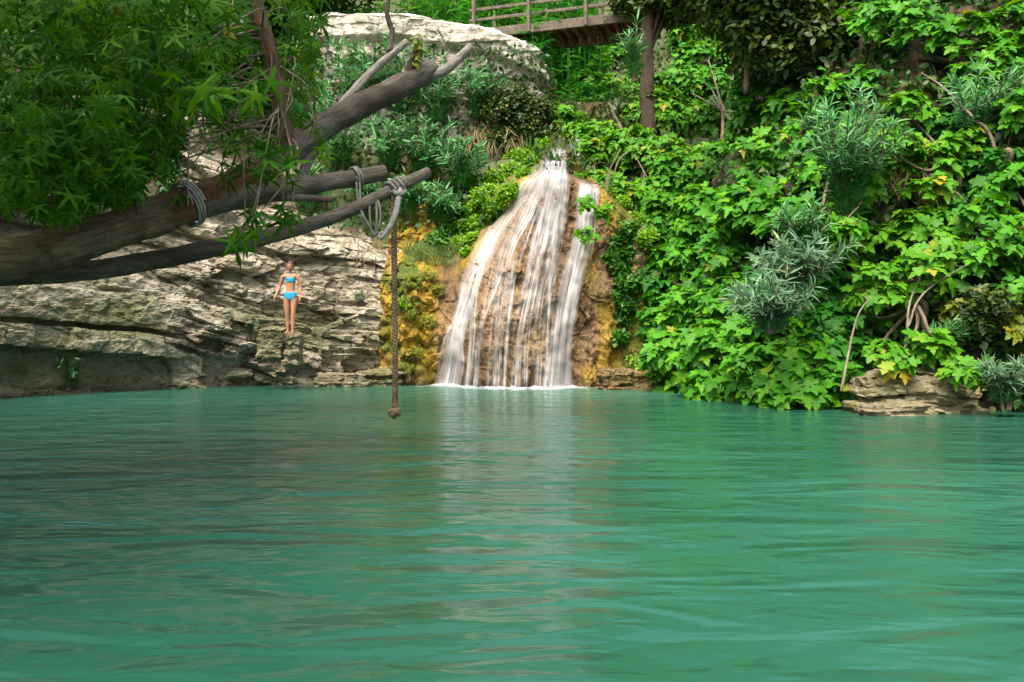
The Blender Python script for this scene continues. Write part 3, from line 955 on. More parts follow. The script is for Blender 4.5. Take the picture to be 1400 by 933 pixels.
# foam where the streams meet the pool
fx, fy = np.arange(-2.6, 2.6, .04), np.arange(17.6, 20.6, .04)
X, Y = np.meshgrid(fx, fy, indexing='ij')
front = fall_surface(X, np.full_like(X, .02), .55) - .05
dd = front - Y
lanes = np.zeros_like(X)
for px, wd in ((610, .32), (640, .14), (676, .2), (706, .16), (735, .2), (761, .42)):
    lanes = np.maximum(lanes, np.exp(-((X - (px - 700) / FPX * 19.3) / wd) ** 2))
den = sstep(1.1, .0, dd) * sstep(-.3, -.02, dd) * (.35 + 1.2 * lanes) * sstep(-2.3, -1.7, X) * sstep(1.9, 1.4, X) * 1.3
foam = mesh_obj('foam', np.stack([X, Y, 0 * X + .006 + .014 * den * (1 + fbm(X * 8, Y * 8, oct=2, seed=7))], -1), grid_faces(len(fx), len(fy)), M['foam'], attrs=dict(dens=den))
tag(foam, 'white foam on the water at the foot of the waterfall', 'foam', kind='stuff')
# ------------------------------------------------------------------ vegetation
from mathutils.bvhtree import BVHTree


def bvh_of(objs):
    V, F, n = [], [], 0
    for o in objs:
        me = o.data
        a = np.empty(len(me.vertices) * 3, np.float32); me.vertices.foreach_get('co', a)
        a = a.reshape(-1, 3) + np.array(o.location)
        f = np.empty(len(me.loops), np.int32); me.loops.foreach_get('vertex_index', f)
        V.append(a); F.append(f.reshape(-1, 4) + n); n += len(a)
    return BVHTree.FromPolygons(np.concatenate(V).tolist(), np.concatenate(F).tolist())


BV = bvh_of([cliff, bank, trav, hill, out])


def hit(px, py):
    o = Vector((0, 0, CAM_H)); d = Vector(P(px, py, 1.0)) - o
    h_ = BV.ray_cast(o, d.normalized())
    if h_[0] is None:
        return P(px, py, 30.0), np.array([0, -1, .5])
    n = np.array(h_[1]);  n = n if n[1] < 0 else -n
    return np.array(h_[0]), n


def down(x, y, z=12):
    h_ = BV.ray_cast(Vector((x, y, z)), Vector((0, 0, -1)))
    return None if h_[0] is None else np.array(h_[0])


UP = np.array([0, 0, 1.0])
TOCAM = np.array([0, -1.0, 0])


def rosettes(tips, axes, k, size, psi=(50, 105), droop=.25, pet=.35):
    """whorls of leaves about the twig tips -> pos, d, n, scale"""
    m = len(tips)
    T = np.repeat(tips, k, 0); A = np.repeat(nrm(axes), k, 0)
    ref = np.where(np.abs(A[:, 2:3]) > .9, np.array([[1.0, 0, 0]]), UP[None])
    e1 = nrm(np.cross(A, ref)); e2 = np.cross(A, e1)
    ph = (np.tile(np.arange(k), m) * 2.399 + np.repeat(RNG.uniform(0, 6.3, m), k) + RNG.normal(0, .25, m * k))[:, None]
    ps = np.radians(RNG.uniform(*psi, m * k))[:, None]
    rad = e1 * np.cos(ph) + e2 * np.sin(ph)
    d = A * np.cos(ps) + rad * np.sin(ps) - UP * droop * RNG.uniform(.3, 1.6, (m * k, 1))
    d = nrm(d)
    n = A - d * np.sum(A * d, 1, keepdims=True) + RNG.normal(0, .18, (m * k, 3))
    sc = size * RNG.uniform(.62, 1.15, m * k)
    pos = T + d * (sc * pet * RNG.uniform(.5, 1.3, m * k))[:, None] - A * (RNG.uniform(0, .12, (m * k, 1)))
    return pos, d, n, sc


def cluster_tips(blobs, per_r2, standoff=.5, lump=.75, y_scale=.8):
    """blobs (px,py,r_px[,dy]) -> tips, axes, centres"""
    tips, axes, cen = [], [], []
    for b in blobs:
        px, py, rp = b[:3]
        h0, n0 = hit(px, py)
        Yc = h0[1] - standoff + (b[3] if len(b) > 3 else RNG.uniform(-.45, .35) * (standoff > .3))
        c = P(px, py, Yc); r = rp / FPX * Yc
        cen.append((c, r))
        n = max(5, int(per_r2 * r * r * 23))
        d = rand_dirs(n * 3)
        keep = (d[:, 1] < .35) & (d[:, 2] > -.75)
        d = d[keep][:n]
        f = RNG.uniform(.55, 1.08, len(d)) ** .8
        t = c + d * np.array([1, y_scale, lump]) * (r * f)[:, None]
        tips.append(t)
        axes.append(nrm(d * .5 + UP * .85 + TOCAM * .35 + RNG.normal(0, .22, d.shape)))
    return np.concatenate(tips), np.concatenate(axes), cen


def fig_tree(label, root, blobs, mat='fig', size=.30, dens=3.4, k=8, standoff=.6, group='fig trees on the right bank', trunk_r=.07, bare=(), name='fig_tree', cat='tree', tmpl=FIG):
    r0, _ = hit(*root) if len(root) == 2 else (np.array(root), None)
    t = empty(name, r0, label, cat, group)
    tips, axes, cen = cluster_tips(blobs, dens, standoff)
    leaves('crown', tmpl, *rosettes(tips, axes, k, size * .76), M[mat], t)
    mid = r0 + np.array([0, -.25, .6])
    g = Geo()
    top = np.mean([c for c, r in cen], 0)
    g.tube([r0 - np.array([0, -.15, .15]), mid, mid * .45 + top * .55 + np.array([0, .1, 0])], [trunk_r, trunk_r * .8, trunk_r * .5], 8, 16, .12, 3)
    g.build('trunk', M['twig'], t)
    fork = mid * .6 + top * .4
    j = 0
    for c, r in cen:
        g = Geo()
        g.tube([fork, fork * .5 + c * .5 + RNG.normal(0, .12, 3) - UP * .1, c], [trunk_r * .5, trunk_r * .38, trunk_r * .2], 6, 12, .1, j)
        m_ = len([1 for _ in tips])
        near = np.argsort(np.linalg.norm(tips - c, axis=1))[:40]
        for q in near[RNG.uniform(size=len(near)) < .5]:
            if np.linalg.norm(tips[q] - c) < r * 1.2:
                e = tips[q]; g.tube([c, (c + e) / 2 + RNG.normal(0, .05, 3) - UP * .06, e], [.012, .009, .006], 4, 5, cap=False)
        g.build('branch', M['twig'], t)
        j += 1
    for path in bare:
        g = Geo(); g.tube([P(a, b, hit(a, b)[0][1] - standoff - .55) for a, b in path], [.022, .016, .007], 5, 24, .15, 2)
        g.build('branch', M['twig_pale'], t)
    return t


def oleander(label, at, h, n=16, mat='oleander', spread=.5, size=.17, group='oleander bushes', lean=(0, -.25), per=44, off=.1, cat='bush', name='oleander_bush', tmpl=LANCE, low=.08):
    b, nn = hit(*at) if len(at) == 2 else (np.array(at, float), None)
    b = b + np.array([0, -off, -.05])
    t = empty(name, b, label, cat, group)
    pos, d, N_, sc = [], [], [], []
    g = Geo()
    for i in range(n):
        a = RNG.uniform(0, 6.28); ra = math.sqrt(RNG.uniform(0, 1))
        s_ = np.array([math.cos(a), math.sin(a) * .7, 0])
        hh = h * RNG.uniform(.6, 1.08) * (1 - .25 * ra)
        e = b + s_ * ra * spread * h + np.array([lean[0] * hh, lean[1] * hh, hh])
        m_ = b + s_ * ra * spread * h * .35 + np.array([0, 0, hh * .55])
        c = g.tube([b + s_ * .06, m_, e], [.016, .012, .005], 4, 12, cap=False)
        f = RNG.uniform(low, 1.0, per) ** 1.1
        p = np.stack([np.interp(f, np.linspace(0, 1, 12), c[:, q]) for q in range(3)], 1)
        ax = nrm(np.stack([np.interp(np.clip(f, .05, .95), np.linspace(0, 1, 11), np.diff(c, axis=0)[:, q]) for q in range(3)], 1))
        ph = RNG.uniform(0, 6.28, per)[:, None]
        e1 = nrm(np.cross(ax, [0.3, 1, .1])); e2 = np.cross(ax, e1)
        rad = e1 * np.cos(ph) + e2 * np.sin(ph)
        ps = np.radians(RNG.uniform(25, 75, per))[:, None]
        dd = nrm(ax * np.cos(ps) + rad * np.sin(ps))
        pos.append(p); d.append(dd); N_.append(ax - dd * np.sum(ax * dd, 1, keepdims=True)); sc.append(size * RNG.uniform(.7, 1.2, per))
    leaves('foliage', tmpl, np.concatenate(pos), np.concatenate(d), np.concatenate(N_), np.concatenate(sc), M[mat], t)
    g.build('stem', M['twig'], t)
    return t


# ---- fig thicket, right -----------------------------------------------------
G_FIG = 'fig trees on the right bank'
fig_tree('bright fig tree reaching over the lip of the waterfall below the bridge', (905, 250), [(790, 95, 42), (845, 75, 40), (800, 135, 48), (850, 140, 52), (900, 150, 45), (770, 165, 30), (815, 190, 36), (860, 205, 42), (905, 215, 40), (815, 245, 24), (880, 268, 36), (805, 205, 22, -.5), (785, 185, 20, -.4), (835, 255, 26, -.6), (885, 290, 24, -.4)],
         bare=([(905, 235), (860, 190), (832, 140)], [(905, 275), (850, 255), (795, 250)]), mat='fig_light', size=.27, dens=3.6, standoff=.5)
fig_tree('fig tree on the top of the bank with leaf tiers beside the brown trunk', (985, 215), [(955, 40, 48), (1010, 50, 50), (960, 90, 45), (930, 120, 40), (985, 130, 50), (1050, 120, 50), (1090, 150, 42), (1040, 170, 45), (965, 170, 42)],
         size=.30, bare=([(1010, 95), (985, 115), (935, 130)],))
fig_tree('deep green fig tree in the middle of the bank right of the tan buttress', (980, 350), [(935, 240, 48), (985, 230, 50), (1040, 215, 42), (920, 300, 48), (975, 290, 52), (1035, 285, 52), (1000, 345, 52), (940, 350, 45), (1085, 300, 40), (912, 315, 32)],
         size=.31, mat='fig', bare=([(960, 300), (900, 265), (835, 150)],))
fig_tree('full fig tree whose lowest leaves hang over the water right of the falls', (1000, 500), [(918, 430, 42), (955, 420, 48), (1010, 410, 48), (925, 480, 46), (985, 475, 52), (1050, 445, 52), (1040, 500, 52), (985, 530, 40), (925, 520, 32), (1090, 530, 44), (1110, 480, 48), (1150, 530, 40), (1040, 545, 32)],
         size=.34, mat='fig', standoff=.8, dens=3.2)
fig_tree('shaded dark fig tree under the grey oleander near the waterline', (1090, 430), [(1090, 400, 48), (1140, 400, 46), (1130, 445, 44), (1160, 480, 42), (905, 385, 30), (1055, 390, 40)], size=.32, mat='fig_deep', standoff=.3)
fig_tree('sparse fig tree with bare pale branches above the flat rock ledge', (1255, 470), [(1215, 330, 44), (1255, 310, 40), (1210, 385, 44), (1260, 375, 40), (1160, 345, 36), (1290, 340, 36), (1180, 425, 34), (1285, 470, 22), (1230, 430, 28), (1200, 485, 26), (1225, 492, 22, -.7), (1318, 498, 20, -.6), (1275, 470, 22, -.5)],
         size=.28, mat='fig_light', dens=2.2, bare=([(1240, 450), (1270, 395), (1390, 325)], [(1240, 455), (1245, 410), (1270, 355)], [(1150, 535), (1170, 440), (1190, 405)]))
fig_tree('airy fig tree at the upper right corner of the thicket', (1330, 150), [(1200, 25, 45), (1260, 35, 45), (1320, 50, 45), (1370, 90, 48), (1330, 110, 40), (1390, 30, 45), (1150, 60, 40), (1390, 150, 36)],
         size=.28, dens=2.2, bare=([(1330, 160), (1290, 120), (1260, 100)],))
fig_tree('small fig tree right of the tall oleander with flat leaf tiers', (1300, 290), [(1240, 155, 38), (1215, 205, 40), (1275, 215, 40), (1320, 195, 34), (1190, 240, 34), (1265, 260, 34)], size=.28, mat='fig_light', dens=2.4)
fig_tree('dull green fig tree at the right edge of the thicket', (1400, 350), [(1380, 250, 42), (1345, 290, 36), (1390, 320, 40), (1350, 345, 34), (1395, 390, 36), (1440, 300, 60)], size=.28, mat='fig', dens=2.4)
fig_tree('yellowing fig sapling near the right edge above the rock ledge', (1370, 480), [(1375, 450, 26), (1310, 415, 24), (1385, 425, 22)], size=.2, mat='yellowgreen', dens=3)
fig_tree('young fig tree rooted between the bridge and the lip of the fall', (800, 80), [(765, 80, 24), (790, 70, 24), (820, 60, 22), (775, 110, 24)], size=.3, mat='fig_light', dens=2.2, standoff=.4)

fig_tree('dim fig tree behind the tall blue-green oleander', (1130, 260), [(1110, 190, 40), (1150, 225, 42), (1120, 245, 40), (1175, 180, 38), (1130, 130, 40), (1180, 120, 38), (1160, 290, 40), (1158, 300, 26, -1.1), (1140, 315, 24, -1.0)], size=.27, mat='fig', standoff=.2, dens=2.4)
fig_tree('dim fig tree at the right edge below the dark trunk', (1370, 260), [(1330, 240, 38), (1300, 170, 36), (1370, 215, 40), (1400, 250, 40), (1310, 290, 34)], size=.27, mat='fig_deep', standoff=.2, dens=2.2)

fig_tree('thin fig sprig hanging across the top of the right hand stream', (850, 235), [(792, 240, 13, -.5), (802, 276, 9, -.6), (803, 318, 10, -.6), (828, 285, 13, -.4)], size=.22, mat='fig_light', dens=4, k=6, trunk_r=.022, standoff=.31)

# ---- oleanders on the right bank ------------------------------------------------
G_OR = 'oleanders in the right hand thicket'
oleander('tall blue-green oleander rising in the middle of the right thicket', P(1155, 305, 15.2), 2.3, 34, 'oleander', .42, .25, G_OR, (-.05, -.38), 56)
oleander('grey-green oleander leaning out above the dark fig leaves', P(1090, 408, 14.1), 1.15, 26, 'oleander_grey', .7, .24, G_OR, (-.1, -.5), 46, low=.02)
oleander('greyish oleander drooping low over the big fig tree', P(1050, 452, 13.7), .95, 28, 'oleander_grey', .8, .23, G_OR, (-.05, -.6), 46, low=.02)
oleander('oleander with thin leaves left of the tall blue-green one', P(1095, 355, 14.5), 1.0, 20, 'oleander', .5, .23, G_OR, (-.1, -.2), 34)
oleander('oleander spray high at the right near the dark tree trunk', P(1335, 210, 15.7), 1.5, 24, 'oleander', .5, .24, G_OR, (0, -.45), 44)
oleander('oleander at the waterline right of the flat rock ledge', P(1370, 555, 12.7), .85, 18, 'oleander_grey', .55, .2, G_OR, (-.05, -.2), 36, low=.1)
oleander('small oleander beside the brown trunk under the bridge end', P(868, 110, 19.5), 1.4, 10, 'oleander', .3, .26, G_OR, (0, -.1), 34)
oleander('dark oleander above the flat rock ledge', P(1290, 478, 13.9), .6, 12, 'oleander', .6, .2, G_OR, (-.1, -.2), 30)

# ---- oleanders left of the falls ---------------------------------------------------
G_OL = 'oleanders left of the waterfall'
for (px, py, h_, mt, n_, lab) in [
    (430, 205, 2.9, 'oleander_lit', 16, 'bright oleander in front of the left end of the pale outcrop'),
    (490, 165, 2.3, 'oleander_lit', 16, 'sunlit oleander behind the forked grey limb'),
    (545, 165, 2.4, 'oleander', 18, 'oleander showing above the sawn end of the thick limb'),
    (600, 175, 2.0, 'oleander', 20, 'oleander below the pale outcrop and right of the sawn limb'),
    (650, 170, 1.7, 'oleander', 18, 'oleander crowding under the bright face of the outcrop'),
    (470, 235, 1.7, 'oleander', 16, 'oleander seen between the thick limb and the cut log'),
    (530, 235, 1.6, 'oleander', 18, 'oleander with long leaves just above the rope lashing'),
    (585, 245, 1.6, 'oleander', 20, 'full oleander right of the tip of the rope log'),
    (630, 262, 1.4, 'oleander', 18, 'oleander next to the hanging dry grass'),
    (560, 300, 1.2, 'oleander', 16, 'low oleander behind the twisted rope'),
    (605, 308, 1.0, 'oleander', 16, 'low dark oleander above the grassy ledge'),
    (500, 290, 1.0, 'oleander', 12, 'low oleander behind the hanging cords'),
    (425, 290, 1.2, 'oleander', 12, 'low oleander behind the drooping plane leaves'),
]:
    oleander(lab, (px, py), h_, n_, mt, .5, .30, G_OL, (0, -.2), 46, off=.3)
oleander('small green weed on the cliff face left of the rope', (550, 425), .45, 9, 'fern', .6, .16, None, (0, -.5), 18, off=.05, cat='weed', name='weed', low=.1)
oleander('grey-green tuft growing from a crack in the cliff right of the person', (492, 415), .45, 12, 'oleander_grey', .8, .09, None, (0, -.4), 26, off=.05, cat='weed', name='weed', low=.1)
oleander('grey weed hanging on the ledges left of the person', (345, 462), .55, 12, 'oleander_grey', .6, .08, None, (0, -.3), 26, off=.05, cat='weed', name='weed', low=.05)
oleander('dark weed growing at the waterline under the lower left ledge', (95, 530), .75, 14, 'oleander', .6, .11, None, (0, -.3), 26, off=.1, cat='weed', name='weed', low=.05)

# ---- shrub, dry grass and ferns round the lip -----------------------------------
def shrub(label, blobs, mat, size, dens, root, cat='shrub', name='shrub', k=6, standoff=.25, tmpl=SIMPLE, group=None, stems=True):
    r0, _ = hit(*root)
    t = empty(name, r0, label, cat, group)
    tips, axes, cen = cluster_tips(blobs, dens, standoff)
    leaves('foliage', tmpl, *rosettes(tips, axes, k, size, (35, 110), .2), M[mat], t)
    if stems:
        g = Geo()
        for c, r in cen:
            for _ in range(4):
                g.tube([r0, (r0 + c) / 2 + RNG.normal(0, .1, 3), c + RNG.normal(0, r * .5, 3)], [.02, .012, .005], 4, 8, cap=False)
        g.build('stem', M['twig'], t)
    return t


shrub('fine leaved yellow-green shrub beneath the right end of the outcrop', [(700, 135, 30), (730, 145, 26), (715, 165, 28), (680, 150, 24)], 'drab', .12, 22, (715, 185))
shrub('olive shrub hanging beside the top of the falls', [(735, 180, 18), (745, 160, 16), (690, 185, 22)], 'drab', .12, 22, (740, 200))
def fern_patch(label, blobs, mat, size=.13, dens=26, name='fern_patch'):
    return shrub(label, blobs, mat, size, dens, blobs[0][:2], 'ferns', name, 7, .12, TINY, 'maidenhair ferns round the falls', False)
fern_patch('bright yellow-green ferns along the left rim near the top of the falls', [(725, 200, 18), (745, 200, 14), (710, 218, 20), (700, 238, 20), (732, 222, 15), (718, 240, 14)], 'fern', .095, 85)
fern_patch('bright ferns halfway down the left rim of the falls', [(682, 248, 22), (700, 262, 18), (667, 268, 22), (652, 290, 20), (680, 284, 18), (688, 276, 14)], 'fern', .095, 85)
fern_patch('lower bright ferns hanging left of the main white stream', [(655, 308, 18), (638, 312, 16), (630, 332, 15), (648, 328, 13), (665, 302, 13), (640, 345, 10)], 'fern', .095, 85)
fern_patch('dark ferns between the oleanders and the bright ferns', [(615, 285, 20), (610, 315, 18), (640, 250, 18), (595, 330, 16)], 'fern_dark')
fern_patch('green ferns trailing down the tan buttress right of the falls', [(848, 330, 14), (850, 365, 14), (846, 400, 13), (852, 430, 12), (846, 460, 11), (858, 345, 12), (862, 310, 12), (858, 385, 14), (855, 415, 13), (838, 350, 12)], 'fern_dark', .13, 40)
fern_patch('yellow-green moss tufts on the shoulder between the rope and the falls', [(565, 385, 14), (585, 375, 16), (600, 395, 12), (560, 430, 12), (585, 440, 14), (570, 480, 12)], 'yellowgreen', .05, 60, 'moss_tuft')
fern_patch('ferns hanging over the lip of the right hand stream', [(830, 262, 12), (850, 280, 14), (868, 300, 14), (885, 325, 16)], 'fern', .1, 30)
fern_patch('mossy ferns at the foot of the tan buttress', [(875, 495, 16), (890, 515, 16), (868, 520, 12)], 'fern', .08, 16)

fern_patch('bright ferns right at the apex of the falls', [(746, 196, 11), (738, 212, 12), (752, 188, 9)], 'fern', .09, 85)
G_SH = 'fine leaved shrubs in the right hand thicket'
shrub('fine leaved olive shrub among the dry stems of the right thicket', [(1110, 325, 26), (1125, 300, 22), (1095, 310, 20)], 'drab', .11, 26, (1110, 345), group=G_SH, standoff=.9)
shrub('fine leaved yellow-green shrub low at the right edge', [(1345, 430, 26), (1365, 410, 22), (1335, 405, 20)], 'drab', .11, 26, (1350, 450), group=G_SH, standoff=.8)
shrub('fine leaved shrub high on the bank beside the slim dark trunks', [(1060, 75, 28), (1085, 95, 24), (1100, 70, 22)], 'drab', .12, 22, (1075, 120), group=G_SH, standoff=.8)
# hanging dry grass
def hanging(label, spots, mat, L, n, cat='grass tuft', name='dry_grass', dirz=-1.0, size=(.5, 1.0), off=.15, group=None):
    r0, _ = hit(*spots[0])
    t = None
    pos, d = [], []
    for sx, sy in spots:
        b, nn = hit(sx, sy)
        p = b + RNG.normal(0, .12, (n, 3)) * np.array([1, .4, .6]) + np.array([0, -off, 0])
        pos.append(p); d.append(RNG.normal(0, .35, (n, 3)) + np.array([0, -.35, dirz]))
    pos, d = np.concatenate(pos), np.concatenate(d)
    return tag(leaves(name, BLADE, pos, d, np.tile([[0, -1, .3]], (len(pos), 1)) + RNG.normal(0, .2, (len(pos), 3)), L * RNG.uniform(*size, len(pos)), M[mat]), label, cat, group)


hanging('drab dry grass hanging in a curtain left of the yellow ferns', [(650, 178), (662, 172), (675, 180), (690, 176), (702, 180), (640, 190)], 'straw', 1.1, 60)
hanging('green grass drooping over the bank beside the dry curtain', [(645, 190), (668, 188), (700, 190), (720, 178)], 'grass', .9, 50)
hanging('short green grass on the ledge above the yellow mossy shoulder', [(575, 352), (590, 350), (605, 350), (620, 345), (590, 362), (560, 345), (610, 362)], 'grass', .45, 70, name='grass', dirz=.5, off=.05)
hanging('straw coloured dead stalks lying below the hanging cords', [(470, 335), (490, 345), (515, 330), (530, 345)], 'straw', .7, 14, dirz=-.5, cat='dead stalks', name='dead_stalks')
hanging('tuft of rust and straw dead leaves in the thicket under the leaf tiers', [(1235, 262), (1245, 268)], 'straw', .55, 16, cat='dead leaves', name='dead_leaves', off=.9)
hanging('dry straw hanging under the airy fig tree at the right', [(1220, 235), (1240, 230), (1260, 225), (1200, 240)], 'straw', .7, 14, off=.5)

# ---- vines and dry stems hanging on the right bank ------------------------------------
G_V = 'dry vine stems hanging in front of the right bank'
for i in range(46):
    px = RNG.choice([RNG.uniform(1180, 1400), RNG.uniform(1290, 1400), RNG.uniform(900, 1190)])
    py = RNG.uniform(60, 380)
    b, nn = hit(px, py)
    L = RNG.uniform(.8, 2.2)
    a = b + np.array([0, -RNG.uniform(.15, .6), 0])
    g = Geo()
    g.tube([a, a + np.array([RNG.normal(0, .12), -.1, -L * .4]), a + np.array([RNG.normal(0, .2), -.25 - L * .1, -L])], [.014, .011, .007], 5, 14, .2, i)
    o = g.build('vine', M['twig'] if i % 3 else M['twig_pale'])
    tag(o, 'thin dry vine stem hanging down among the leaves of the right bank', 'vine', G_V)

# ---- undergrowth covering the bank and the slope ------------------------------------
def cover(name, label, n, region, mat, size, tmpl=SIMPLE, off=(.05, .45)):
    pos, d, nn_ = [], [], []
    c = 0
    while len(pos) < n and c < n * 3:
        c += 1
        px, py = RNG.uniform(region[0], region[2]), RNG.uniform(region[1], region[3])
        b, nn = hit(px, py)
        if vnoise(px * .02, py * .02, seed=5) < -.6:
            continue
        if trav_only_guard(b):
            continue
        pos.append(b + nn * RNG.uniform(*off)); nn_.append(nn)
    pos = np.array(pos); nn_ = np.array(nn_)
    d = RNG.normal(0, .6, pos.shape) + np.array([0, -.3, -.35])
    n_ = nn_ * .6 + UP * .5 + RNG.normal(0, .35, pos.shape)
    return tag(leaves(name, tmpl, pos, d, n_, size * RNG.uniform(.6, 1.3, len(pos)), M[mat]), label, 'undergrowth', kind='stuff')


def trav_only_guard(b):
    return (-2.0 < b[0] < 2.9) and b[2] < 5.2 and b[1] < 21.6


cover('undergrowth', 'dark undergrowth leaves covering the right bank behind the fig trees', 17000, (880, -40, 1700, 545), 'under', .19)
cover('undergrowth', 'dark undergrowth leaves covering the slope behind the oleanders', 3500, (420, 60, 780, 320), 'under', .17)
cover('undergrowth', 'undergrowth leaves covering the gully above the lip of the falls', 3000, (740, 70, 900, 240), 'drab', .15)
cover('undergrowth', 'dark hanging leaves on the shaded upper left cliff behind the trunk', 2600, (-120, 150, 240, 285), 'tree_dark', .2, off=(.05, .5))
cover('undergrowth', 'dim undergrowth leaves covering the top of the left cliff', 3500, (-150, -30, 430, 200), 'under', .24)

# ---- reeds behind the bridge ------------------------------------------------------------
G_R = 'tall reeds behind the bridge'
def reeds(label, x0, x1, y, n, h_):
    t = None
    g = Geo(); pos, d = [], []
    for i in range(n):
        x = RNG.uniform(x0, x1); yy = y + RNG.uniform(-.6, .6)
        b = down(x, yy, 20); b = np.array([x, yy, 7.0]) if b is None else b
        hh = h_ * RNG.uniform(.7, 1.1)
        e = b + np.array([RNG.normal(0, .3), RNG.normal(-.2, .25), hh])
        g.tube([b - UP * .1, (b + e) / 2, e], [.018, .014, .006], 4, 8, cap=False)
        f = RNG.uniform(.08, 1, 20)
        pos.append(b + (e - b) * f[:, None]); a = RNG.uniform(0, 6.28, 20)
        d.append(np.stack([np.cos(a), np.sin(a) * .8, RNG.uniform(-.1, .8, 20)], 1))
    pos, d = np.concatenate(pos), np.concatenate(d)
    t = empty('reed_clump', pos.mean(0) * np.array([1, 1, 0]) + UP * 7.5, label, 'reeds', G_R)
    leaves('foliage', LANCE, pos, d, np.tile(UP, (len(d), 1)) + RNG.normal(0, .2, d.shape), .5 * RNG.uniform(.6, 1.2, len(pos)), M['reed'], t, curl=2.0)
    g.build('stem', M['reed'], t)


reeds('bright green reeds above the pale outcrop left of the bridge rail', -3.6, -1.4, 30.0, 150, 4.6)
reeds('bright green reeds seen through the left bay of the bridge rail', -1.4, .5, 30.3, 140, 4.6)
reeds('bright green reeds seen through the right bay of the bridge rail', .5, 3.0, 30.3, 150, 4.6)
reeds('low bright reeds under the bridge', .6, 3.2, 27.6, 110, 2.0)
reeds('reeds at the back behind the forked limb', -7.0, -3.6, 30.5, 120, 3.2)

# ---- trees on top of the banks ---------------------------------------------------------
def tree(label, base, trunk_h, crown_c, crown_r, mat, n, size, trunk_r=.2, group='trees above the banks', vines=0, tmpl=SIMPLE):
    base = np.asarray(base, float)
    t = empty('broadleaf_tree', base, label, 'tree', group)
    g = Geo()
    c = np.asarray(crown_c, float); r = np.asarray(crown_r, float)
    g.tube([base - UP * .3, base + UP * trunk_h * .5 + RNG.normal(0, .08, 3), base + UP * trunk_h, c], [trunk_r * 1.25, trunk_r, trunk_r * .85, trunk_r * .4], 10, 26, .12, 5)
    g.build('trunk', M['trunk'], t)
    d = rand_dirs(26)
    subs = c + d * r * RNG.uniform(.35, .9, (26, 1))
    g = Geo()
    for s_ in subs:
        f = base + UP * trunk_h * RNG.uniform(.6, 1.0)
        g.tube([f, (f + s_) / 2 + UP * .2, s_], [trunk_r * .3, trunk_r * .18, .015], 5, 8, cap=False)
    g.build('limb', M['trunk'], t)
    m_ = n // 26
    tips, axes = [], []
    for s_ in subs:
        dd = rand_dirs(m_)
        tips.append(s_ + dd * r * .33 * RNG.uniform(.2, 1.1, (m_, 1)))
        axes.append(nrm(dd * .5 + UP * .7 + RNG.normal(0, .3, dd.shape)))
    leaves('crown', tmpl, *rosettes(np.concatenate(tips), np.concatenate(axes), 4, size, (40, 110), .3), M[mat], t)
    return t


p = hit(888, 190)[0]; tree('tree with a straight brown trunk standing right of the bridge end', P(888, 190, p[1] - .1), 3.6, P(925, -30, p[1] + .4), (1.9, 1.6, 1.5), 'drab', 2600, .2, .2)
p = hit(1385, 150)[0]; tree('dark trunked tree in the upper right corner', P(1388, 150, 17.2), 3.2, P(1400, -40, 17.6), (2.3, 1.8, 1.6), 'tree_dark', 2200, .22, .22)
tree('dark shady tree behind the top of the right thicket', P(1130, 110, 18.6), 2.2, P(1130, -10, 18.8), (2.3, 1.4, 1.8), 'drab', 3200, .2, .05)
tree('olive green tree between the brown trunk and the dark shady tree', P(1020, 110, 19.2), 2.2, P(1015, -25, 19.6), (2.0, 1.4, 1.7), 'drab', 2800, .2, .05)
tree('shady tree right of the dark middle tree', P(1260, 110, 18.4), 2.0, P(1250, -5, 18.6), (2.0, 1.4, 1.7), 'tree_dark', 2800, .2, .05)
for px, py, Y, mt, lab in [(60, 130, 22, 'tree_dark', 'dark tree on the cliff top at the far left'), (190, 120, 23, 'tree_dark', 'dark tree on the cliff top left of the upright stem'),
                           (310, 90, 25, 'plane', 'green tree on the cliff top behind the upright stem'), (420, 20, 30, 'plane', 'pale green tree behind the left end of the outcrop')]:
    b = P(px, py + 60, Y)
    tree(lab, b, 2.0, P(px, py - 60, Y), (2.8, 1.8, 2.6), mt, 3000, .24, .16)
# ------------------------------------------------------------------ the leaning plane tree, its log, rope and cords
root = np.array([-7.0, 6.3, 1.7])
pt = empty('plane_tree', root, 'big leaning plane tree reaching over the pool from the left edge', 'tree')


def tub(name, path, rad, mat, parent, n=60, bark=.10, sides=18, seed=1, capm=1, cap_mat='cutwood', freq=6):
    g = Geo()
    g.tube([np.asarray(q, float) for q in path], rad, sides, n, bark, seed, True, capm, freq)
    return g.build(name, [M[mat], M[cap_mat]], parent)


tub('trunk', [root + np.array([-.8, .3, -.5]), root + np.array([.6, 0, .02]), P(-60, 352, 6.5), P(60, 345, 6.9), P(150, 318, 7.3), P(235, 288, 7.8), P(320, 252, 8.3), P(400, 205, 8.9)],
    [.34, .22, .155, .150, .150, .15, .14, .125], 'bark', pt, 130, .22, 24, 3)
tub('limb', [P(390, 212, 8.8), P(440, 175, 9.2), P(500, 142, 9.6), P(548, 118, 9.9), P(590, 95, 10.2)], [.14, .135, .135, .13, .115], 'deadwood', pt, 60, .13, 20, 6)
tub('limb', [P(240, 288, 7.85), P(320, 272, 8.2), P(400, 257, 8.6), P(470, 246, 8.95), P(525, 236, 9.2)], [.13, .105, .09, .085, .083], 'deadwood', pt, 50, .10, 18, 8)
tub('limb', [P(320, 276, 8.25), P(385, 270, 8.5), P(455, 273, 8.8)], [.05, .04, .03], 'deadwood', pt, 24, .10, 10, 9)
tub('limb', [P(392, 208, 8.8), P(385, 160, 8.7), P(377, 100, 8.6), P(362, 50, 8.5), P(343, -20, 8.4), P(320, -130, 8.2)], [.10, .085, .08, .08, .07, .05], 'bark', pt, 50, .12, 14, 12)
